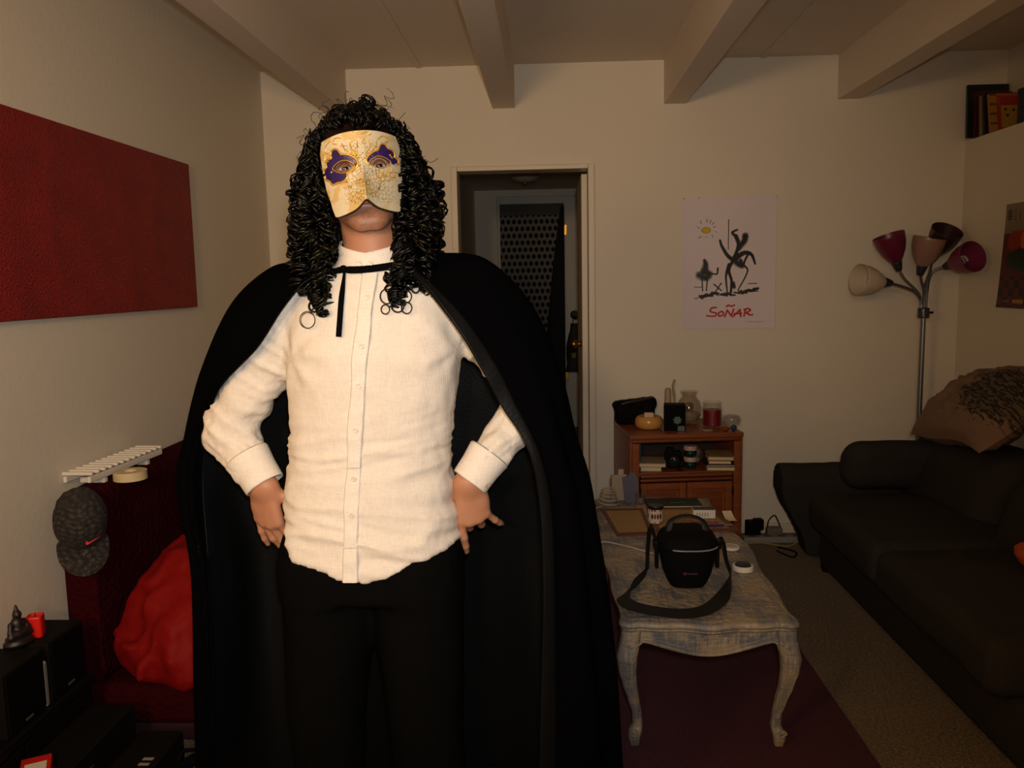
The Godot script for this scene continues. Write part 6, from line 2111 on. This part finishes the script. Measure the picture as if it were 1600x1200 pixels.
func mask_mesh(t: Node3D) -> void:
	# grid with the eye holes left out, given thickness
	var NX := 120; var NY := 124
	var g := Geo.new()
	var keep := PackedByteArray(); keep.resize(NX * NY)
	var uvs := []
	var idf := PackedInt32Array(); var idb := PackedInt32Array()
	for j in NY + 1:
		for i in NX + 1:
			var u := float(i) / NX * 2.0 - 1.0; var w := float(j) / NY
			var y0 := lerpf(0.066, -0.09, w)
			var x := u * mask_w(y0)
			var y := lerpf(0.066 - 0.004 * u * u, mask_bottom(x), w)
			x = u * mask_w(y)
			# pull grid points near a hole's rim on to it
			var e := in_eye(Vector2(x, y))
			var c := EYE_L if x < 0.0 else EYE_R
			if e > 0.94 and e < 1.07:
				var q := c + (Vector2(x, y) - c) / e
				x = q.x; y = q.y
			var z := mask_z(x, y)
			var nrm := Vector3(mask_z(x - 0.001, y) - mask_z(x + 0.001, y), mask_z(x, y - 0.001) - mask_z(x, y + 0.001), 0.002).normalized()
			var uv := Vector2((x + 0.085) / 0.17, (0.07 - y) / 0.175)
			idf.append(g.p(head_xf * Vector3(x, y, z), uv))
			idb.append(g.p(head_xf * (Vector3(x, y, z) - nrm * 0.0028), uv))
			uvs.append(Vector2(x, y))
	for j in NY:
		for i in NX:
			var a := j * (NX + 1) + i
			var c: Vector2 = (uvs[a] + uvs[a + 1] + uvs[a + NX + 1] + uvs[a + NX + 2]) / 4.0
			keep[j * NX + i] = 0 if in_eye(c) < 0.985 else 1
	for j in NY:
		for i in NX:
			if not keep[j * NX + i]: continue
			var a := j * (NX + 1) + i; var b := a + 1; var d := a + NX + 1; var c := d + 1
			g.quad(idf[a], idf[b], idf[c], idf[d])
			g.quad(idb[a], idb[d], idb[c], idb[b])
			for q in [[i - 1, j, d, a], [i + 1, j, b, c], [i, j - 1, a, b], [i, j + 1, c, d]]:
				var out: bool = q[0] < 0 or q[0] >= NX or q[1] < 0 or q[1] >= NY
				if out or not keep[q[1] * NX + q[0]]:
					g.quad(idf[q[2]], idb[q[2]], idb[q[3]], idf[q[3]])
	var cell := FastNoiseLite.new()
	cell.noise_type = FastNoiseLite.TYPE_CELLULAR
	cell.frequency = 1.0; cell.seed = 4
	cell.cellular_return_type = FastNoiseLite.RETURN_DISTANCE2_SUB
	cell.cellular_jitter = 0.9
	cell.fractal_type = FastNoiseLite.FRACTAL_NONE
	var n := noise(1.0, 141, 3)
	var S := 512
	var im := Image.create(S, S, false, Image.FORMAT_RGB8)
	var hi := Image.create(S, S, false, Image.FORMAT_RGB8)
	for y in S:
		for x in S:
			var p := Vector2((x + 0.5) / S * 0.17 - 0.085, 0.07 - (y + 0.5) / S * 0.175)
			var warp := Vector2(n.get_noise_2d(p.x * 60.0, p.y * 60.0), n.get_noise_2d(p.x * 60.0 + 50.0, p.y * 60.0)) * 0.004
			var big := n.get_noise_2d(p.x * 22.0 + 7.0, p.y * 22.0)
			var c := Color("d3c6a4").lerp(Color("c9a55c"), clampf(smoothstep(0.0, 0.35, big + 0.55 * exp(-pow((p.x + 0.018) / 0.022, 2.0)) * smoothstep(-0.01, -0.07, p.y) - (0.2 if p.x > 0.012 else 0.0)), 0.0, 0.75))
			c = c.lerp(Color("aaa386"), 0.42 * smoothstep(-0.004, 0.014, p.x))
			var zone := smoothstep(0.07, 0.03, absf(p.x - 0.008)) * smoothstep(-0.085, -0.07, p.y) * smoothstep(0.055, 0.035, p.y) * smoothstep(-0.06, -0.02, p.x + 0.01 + 0.02 * big)
			var q := p + warp
			var dcell := (cell.get_noise_2d(q.x * 135.0, q.y * 135.0) + 1.0)
			var crack := 1.0 - smoothstep(0.03, 0.13, dcell)
			crack *= zone
			c = c.lerp(Color("4c3d22"), crack * (0.5 + 0.35 * smoothstep(-0.3, 0.3, big + 0.4 * n.get_noise_2d(p.x * 90.0, p.y * 90.0))))
			var pt := petals(p + warp * 0.15)
			var h := 0.6 - 0.5 * crack
			if pt < 0.0:
				c = Color("221048").lerp(Color("36205e"), 0.5 + 0.5 * big)
			im.set_pixel(x, y, c)
			hi.set_pixel(x, y, Color(h, h, h))
	hi.bump_map_to_normal_map(3.0)
	im.generate_mipmaps(); hi.generate_mipmaps()
	var m := mat("ffffff", 0.30)
	m.albedo_texture = ImageTexture.create_from_image(im)
	m.normal_enabled = true; m.normal_texture = ImageTexture.create_from_image(hi); m.normal_scale = 0.5
	var mk := pput("mask", g, m, t, "cream crackled mask with gold scrolls and purple eye patches")
	# raised gold outlines and scrolls
	var gold := mat("e2b24e", 0.25, 0.5)
	var rib := func(pts: Array, r: float, gg: Geo) -> void:
		var path := []
		for q in pts: path.append(head_xf * Vector3(q.x, q.y, mask_z(q.x, q.y) + 0.0006))
		gg.tube(path, [r], 6)
	g = Geo.new()
	# outline of the petals by marching round each eye
	for e in [[EYE_L, -1.0], [EYE_R, 1.0]]:
		var line := []
		for k in 121:
			var a: float = TAU * k / 120.0
			var dir := Vector2(cos(a), sin(a))
			var r := 0.05
			while r > 0.008 and (petals(e[0] + dir * r) > 0.0 or (e[0].x + dir.x * r) * e[1] < 0.006): r -= 0.0006
			var q: Vector2 = e[0] + dir * (r + 0.0008)
			if absf(q.x) > mask_w(q.y) - 0.003: q.x = signf(q.x) * (mask_w(q.y) - 0.003)
			line.append(q)
		var sm2 := []
		for k in 121:
			sm2.append((line[(k + 119) % 120] + line[k] * 2.0 + line[(k + 1) % 120]) / 4.0)
		if e[1] < 0.0: rib.call(sm2, 0.0022, g)
		else: rib.call(sm2.slice(0, 66), 0.002, g)
		var rim := []
		for k in 41:
			var a: float = TAU * k / 40.0
			var r := 0.03
			while r > 0.003 and in_eye(e[0] + Vector2(cos(a), sin(a)) * r) > 1.0: r -= 0.0003
			rim.append(e[0] + Vector2(cos(a), sin(a)) * (r + 0.0012))
		rib.call(rim, 0.0009, g)
	# heart of two curls above the nose
	for s in [-1.0, 1.0]:
		rib.call(spline([Vector2(0.001 + 0.004 * s, 0.016), Vector2(0.001 + 0.016 * s, 0.026), Vector2(0.001 + 0.0195 * s, 0.040), Vector2(0.001 + 0.012 * s, 0.0475), Vector2(0.001 + 0.005 * s, 0.044), Vector2(0.001 + 0.007 * s, 0.038), Vector2(0.001 + 0.011 * s, 0.040)], 26), 0.0012, g)
		rib.call(spline([Vector2(0.008 * s, 0.018), Vector2(0.018 * s, 0.02), Vector2(0.03 * s, 0.032), Vector2(0.034 * s, 0.044)], 16), 0.0013, g)
	# scrolls in the upper corners
	rib.call(spline([Vector2(-0.034, 0.055), Vector2(-0.046, 0.058), Vector2(-0.052, 0.050), Vector2(-0.045, 0.046), Vector2(-0.042, 0.052)], 18), 0.0011, g)
	rib.call(spline([Vector2(-0.056, 0.056), Vector2(-0.066, 0.05), Vector2(-0.069, 0.038), Vector2(-0.062, 0.034), Vector2(-0.060, 0.041)], 18), 0.0011, g)
	rib.call(spline([Vector2(-0.070, 0.034), Vector2(-0.072, 0.022), Vector2(-0.065, 0.018)], 12), 0.001, g)
	rib.call(spline([Vector2(-0.012, 0.064), Vector2(0.004, 0.059), Vector2(0.018, 0.0625), Vector2(0.024, 0.058), Vector2(0.019, 0.0545)], 18), 0.0012, g)
	rib.call(spline([Vector2(0.036, 0.048), Vector2(0.048, 0.056), Vector2(0.056, 0.048), Vector2(0.05, 0.043)], 16), 0.0012, g)
	rib.call(spline([Vector2(0.062, 0.034), Vector2(0.069, 0.022), Vector2(0.062, 0.014), Vector2(0.057, 0.02)], 16), 0.0012, g)
	# scale-like scrolls under the viewer's right eye, leaf edge at the left
	for q in [[0.022, -0.026], [0.033, -0.030], [0.045, -0.027], [0.056, -0.019], [0.064, -0.008], [0.040, -0.019], [0.053, -0.010]]:
		var arc := []
		for k in 11:
			var a := lerpf(PI * 0.95, TAU * 1.02, k / 10.0)
			arc.append(Vector2(q[0] + cos(a) * 0.0068, q[1] + sin(a) * 0.0068))
		rib.call(arc, 0.001, g)
	put("gold_scrollwork", g, gold, mk, "raised gold scrollwork")
	# dark cord along the lower rim and at the temple
	g = Geo.new()
	var low := []
	for k in 61:
		var x := lerpf(-0.062, 0.062, k / 60.0)
		low.append(head_xf * Vector3(x, mask_bottom(x) - 0.0006, mask_z(x, mask_bottom(x)) - 0.0012))
	g.tube(low, [0.0013], 6)
	put("rim_cord", g, mat("2a2012", 0.6), mk)
	g = Geo.new()
	g.tube([head_xf * Vector3(-0.0765, -0.004, 0.063), head_xf * Vector3(-0.083, -0.003, 0.04), head_xf * Vector3(-0.085, 0.0, 0.0)], [0.0022], 6)
	put("elastic", g, M.black, mk)

# ------------------------------------------------ wig
func ringlet(g: Geo, path: Array, r0: float, r1: float, turns: float, th: float, ph: float, hand := 1.0, strands := 3) -> void:
	# a curl wound from a few flat strands lying side by side; radius and pitch wander
	var n := int(turns * 10.0)
	var cl := spline(path, n)
	var length := 0.0
	for k in n: length += cl[k].distance_to(cl[k + 1])
	var fine := th < 0.002
	if fine: strands = 1
	var wide := th if fine else clampf(length / turns * 0.13, 0.0016, 0.0042)
	var thin := th if fine else th * 0.36
	var seg := 4
	var fr := []
	var nm := Vector3.RIGHT
	for k in n + 1:
		var tg: Vector3 = (cl[mini(k + 1, n)] - cl[maxi(k - 1, 0)]).normalized()
		nm = (nm - tg * nm.dot(tg))
		nm = nm.normalized() if nm.length() > 0.01 else tg.cross(Vector3.UP).normalized()
		fr.append([tg, nm, tg.cross(nm)])
	for st in strands:
		var m0 := g.mark()
		var prev := -1
		var dp := (st - (strands - 1) * 0.5) * 0.62 + 0.5 * sin(ph * 7.0 + st * 2.1)
		var q := 0.78 + 0.44 * fposmod(sin(ph * 91.7 + st * 37.1) * 437.5, 1.0)
		for k in n + 1:
			var u := float(k) / n
			var r := lerpf(r0, r1, u) * q * smoothstep(0.0, 0.12, u) * (1.0 + 0.40 * sin(u * turns * 1.7 + ph * 3.0 + st * 0.6) * sin(u * 9.0 + ph))
			var a := ph + dp + hand * TAU * (turns * u + 0.40 * sin(u * turns * 1.1 + ph * 2.0) + 0.12 * sin(u * turns * 2.9 + st))
			var rd: Vector3 = fr[k][1] * cos(a) + fr[k][2] * sin(a)
			var c: Vector3 = cl[k] + rd * r
			var w := wide * (0.5 + 0.5 * smoothstep(0.0, 0.12, u)) * (1.0 - 0.7 * smoothstep(0.85, 1.0, u)) * (1.0 + 0.25 * sin(k * 0.7 + ph))
			var base := g.v.size()
			for i in seg:
				var b := TAU * i / seg
				g.p(c + fr[k][0] * cos(b) * w + rd * sin(b) * thin)
			if prev >= 0:
				for i in seg: g.quad(prev + i, prev + (i + 1) % seg, base + (i + 1) % seg, base + i)
			prev = base
		g.fix(m0)

func wig_mesh(t: Node3D) -> void:
	var hair := mat("ffffff", 0.36)
	hair.vertex_color_use_as_albedo = true
	hair.metallic_specular = 0.35
	var rg := RandomNumberGenerator.new()
	rg.seed = 77
	var dark := func() -> Color:
		var k := rg.randf()
		return Color(0.0022, 0.0018, 0.0017) if k < 0.7 else Color(0.007, 0.004, 0.003)
	# cap under the curls
	var g := Geo.new()
	var lump := noise(26.0, 151, 2)
	g.tint = Color(0.004, 0.0034, 0.0032)
	g.nets(Vector3(-0.12, -0.10, -0.14), Vector3(0.12, 0.16, 0.12), 0.0065, func(p: Vector3) -> float:
		var d := ellipsoid(p, Vector3(0, 0.045, -0.014), Vector3(0.092, 0.094, 0.108))
		d += 0.006 * lump.get_noise_3dv(p)
		# open over the face
		var cut := maxf(p.y - 0.062, maxf(absf(p.x) - 0.082, 0.02 - p.z))
		return maxf(d, -cut))
	for i in g.v.size(): g.v[i] = head_xf * g.v[i]
	var wig := pput("wig", g, hair, t, "long curly black wig")
	g = Geo.new()
	# fringe and crown: short fat curls lying over the cap
	for k in 150:
		var az := rg.randf_range(-PI, PI)
		var el := rg.randf_range(0.30, 1.45)
		if absf(az) < 1.1 and el < 0.42: el = rg.randf_range(0.42, 0.7)
		var dir := Vector3(sin(az) * cos(el), sin(el), cos(az) * cos(el))
		var p0 := Vector3(0, 0.045, -0.014) + dir * Vector3(0.090, 0.086, 0.104)
		var tang := Vector3(rg.randf_range(-1, 1), rg.randf_range(-0.7, 0.35), rg.randf_range(-1, 1))
		tang = (tang - dir * tang.dot(dir)).normalized()
		var L := rg.randf_range(0.035, 0.07)
		var out := rg.randf_range(0.002, 0.014)
		var q := [p0 - tang * L * 0.5 + dir * 0.002, p0 + dir * out, p0 + tang * L * 0.5 + dir * rg.randf_range(-0.002, 0.012)]
		for i in 3:
			# nothing hangs over the mask
			if q[i].z > 0.03 and q[i].y < 0.070 and absf(q[i].x) < 0.088: q[i].y = 0.070 + rg.randf_range(0.0, 0.012)
			q[i] = head_xf * q[i]
		g.tint = dark.call()
		ringlet(g, q, rg.randf_range(0.008, 0.013), rg.randf_range(0.007, 0.013), rg.randf_range(1.5, 2.8), rg.randf_range(0.0035, 0.0058), rg.randf() * TAU, 1.0 if rg.randf() < 0.5 else -1.0)
	# side curtains of ringlets
	for s in [-1.0, 1.0]:
		for k in 120:
			var u := rg.randf(); var w := rg.randf()   # u: front to back, w: inner to outer
			var top: Vector3
			var y0 := rg.randf_range(-0.02, 0.10)
			top = head_xf * Vector3(s * (0.086 + 0.012 * w), y0, lerpf(0.055, -0.07, u))
			var xin := -0.455 if s < 0.0 else -0.312
			var xout := -0.517 if s < 0.0 else -0.238
			var x := lerpf(xin, xout, pow(w, 0.9))
			var len_y := rg.randf_range(1.40, 1.56) if w > 0.35 else rg.randf_range(1.37, 1.48)
			if u > 0.55: len_y = rg.randf_range(1.44, 1.56)
			var z := lerpf(-1.695, -1.90, u)
			var ym := lerpf(top.y, len_y, 0.45)
			var mid := Vector3(lerpf(top.x, x, 0.85) + s * rg.randf_range(-0.014, 0.012), ym, lerpf(top.z, z, 0.6) + rg.randf_range(-0.006, 0.006))
			var low := Vector3(x + rg.randf_range(-0.008, 0.008), len_y + 0.05, z + rg.randf_range(-0.008, 0.008))
			var end := Vector3(x + rg.randf_range(-0.012, 0.012), len_y, z + 0.012)
			var dist: float = top.distance_to(end)
			g.tint = dark.call()
			ringlet(g, [top, mid, low, end], rg.randf_range(0.007, 0.0125), rg.randf_range(0.008, 0.016), dist / rg.randf_range(0.026, 0.046), rg.randf_range(0.0042, 0.0066), rg.randf() * TAU, 1.0 if rg.randf() < 0.5 else -1.0)
	# long front locks falling on the chest
	var zf := func(x: float, y: float) -> float: return maxf(front(x, y), -1.715) + 0.017
	for k in 9:
		var x := -0.472 + rg.randf_range(-0.02, 0.016)
		var yb := rg.randf_range(1.365, 1.42)
		g.tint = dark.call()
		ringlet(g, [Vector3(-0.478 + rg.randf_range(-0.015, 0.015), 1.53, -1.70), Vector3(x - 0.004, 1.47, -1.685), Vector3(x - 0.006, yb + 0.03, zf.call(x, yb + 0.03)), Vector3(x - 0.002, yb, zf.call(x, yb))], 0.010, 0.011, rg.randf_range(3.0, 5.5), 0.005, rg.randf() * TAU)
	for k in 9:
		var x := -0.30 + rg.randf_range(-0.022, 0.024)
		var yb := rg.randf_range(1.39, 1.44)
		g.tint = dark.call()
		ringlet(g, [Vector3(-0.292 + rg.randf_range(-0.012, 0.016), 1.53, -1.70), Vector3(x + 0.004, 1.47, -1.682), Vector3(x, yb + 0.03, zf.call(x, yb + 0.03)), Vector3(x, yb, zf.call(x, yb))], 0.010, 0.012, rg.randf_range(3.0, 5.0), 0.0047, rg.randf() * TAU)
	# single loops at the ends: [x, y, radius, thickness, turns]
	for q in [[-0.493, 1.358, 0.0155, 0.0019, 1.2], [-0.491, 1.357, 0.0145, 0.0013, 1.0], [-0.480, 1.385, 0.010, 0.004, 1.6], [-0.327, 1.403, 0.0135, 0.0028, 1.5], [-0.312, 1.400, 0.012, 0.0034, 1.5], [-0.289, 1.402, 0.0115, 0.003, 1.4], [-0.287, 1.379, 0.0105, 0.0028, 1.7], [-0.329, 1.377, 0.0085, 0.0028, 1.3], [-0.305, 1.385, 0.013, 0.0034, 1.4], [-0.270, 1.418, 0.008, 0.004, 1.5]]:
		var z: float = zf.call(q[0], q[1]) - 0.006
		var lp := []
		var n := int(q[4] * 22)
		for i in n + 1:
			var a: float = TAU * q[4] * i / n + 1.2
			lp.append(Vector3(q[0] + cos(a) * q[2], q[1] + sin(a) * q[2] * 1.1, z + 0.004 * sin(a * 0.5) + 0.006 * i / n))
		g.tint = dark.call()
		g.tube(lp, [q[3] * 0.8], 6, true, 0.6)
	# loose open curls standing off the outline
	for k in 46:
		var az := rg.randf_range(0.9, 2.2) * (1.0 if rg.randf() < 0.5 else -1.0)
		var el := rg.randf_range(-1.1, 1.4)
		var dir := Vector3(sin(az) * cos(el), sin(el), cos(az) * cos(el) * 0.6)
		var c0 := Vector3(0, 0.03, -0.014) + dir * Vector3(0.108, 0.112, 0.11)
		if el < -0.1: c0 = Vector3(signf(dir.x) * rg.randf_range(0.105, 0.15), rg.randf_range(-0.16, 0.0), rg.randf_range(-0.05, 0.06))
		var rr := rg.randf_range(0.006, 0.0125)
		var t1 := Vector3(rg.randf_range(-1, 1), rg.randf_range(-0.6, 0.6), rg.randf_range(-0.5, 0.5)).normalized()
		var t2 := t1.cross(Vector3(rg.randf_range(-0.4, 0.4), rg.randf_range(-0.4, 0.4), 1)).normalized()
		var lp := []
		var tn := rg.randf_range(1.1, 2.1)
		for i in 31:
			var a := TAU * tn * i / 30.0
			lp.append(head_xf * (c0 + (t1 * cos(a) + t2 * sin(a)) * rr + dir * 0.004 * i / 30.0))
		g.tint = dark.call()
		g.tube(lp, [rg.randf_range(0.0012, 0.0032)], 5, true, 0.7)
	# the upright curl on the crown
	for k in 4:
		g.tint = dark.call()
		var b: Vector3 = head_xf * Vector3(0.022 + 0.004 * k, 0.132, 0.02)
		ringlet(g, [b, b + Vector3(-0.004, 0.010, 0.006 * k), b + Vector3(0.001, 0.016, 0.012 + 0.006 * k)], 0.010, 0.0125, 1.6, 0.0055, 0.6 * k)
	# keep the face and throat clear
	var keep := PackedInt32Array()
	for i in range(0, g.ix.size(), 3):
		var q := g.v[g.ix[i]]
		if q.x > -0.435 and q.x < -0.312 and q.y > 1.455 and q.y < 1.71 and q.z > -1.745: continue
		keep.append(g.ix[i]); keep.append(g.ix[i + 1]); keep.append(g.ix[i + 2])
	g.ix = keep
	put("curls", g, hair, wig)
	# fly-away strands
	g = Geo.new()
	for k in 130:
		var az := rg.randf_range(-PI, PI)
		var el := rg.randf_range(-0.7, 1.3)
		var dir := Vector3(sin(az) * cos(el), sin(el), cos(az) * cos(el) - 0.15)
		if dir.z > 0.25 and el < 0.5: continue
		var p0 := Vector3(0, 0.03, -0.014) + dir * Vector3(0.10, 0.105, 0.11)
		if el < 0.0: p0 += Vector3(signf(dir.x) * 0.01, -0.10 * rg.randf(), 0)
		var q := [head_xf * p0]
		var c := p0
		for i in 5:
			c += dir * rg.randf_range(0.003, 0.011) + Vector3(rg.randf_range(-1, 1), rg.randf_range(-1, 1), rg.randf_range(-1, 1)) * 0.012
			q.append(head_xf * c)
		g.tint = Color(0.012, 0.008, 0.006)
		if rg.randf() < 0.75: ringlet(g, [q[0], q[2], q[4]], 0.004, 0.009, 2.2, 0.0007, rg.randf() * TAU)
		else: g.tube(spline(q, 16), [0.0006, 0.0006], 4, false)
	var fa := put("flyaway_strands", g, hair, wig)
	fa.set_meta("kind", "stuff")
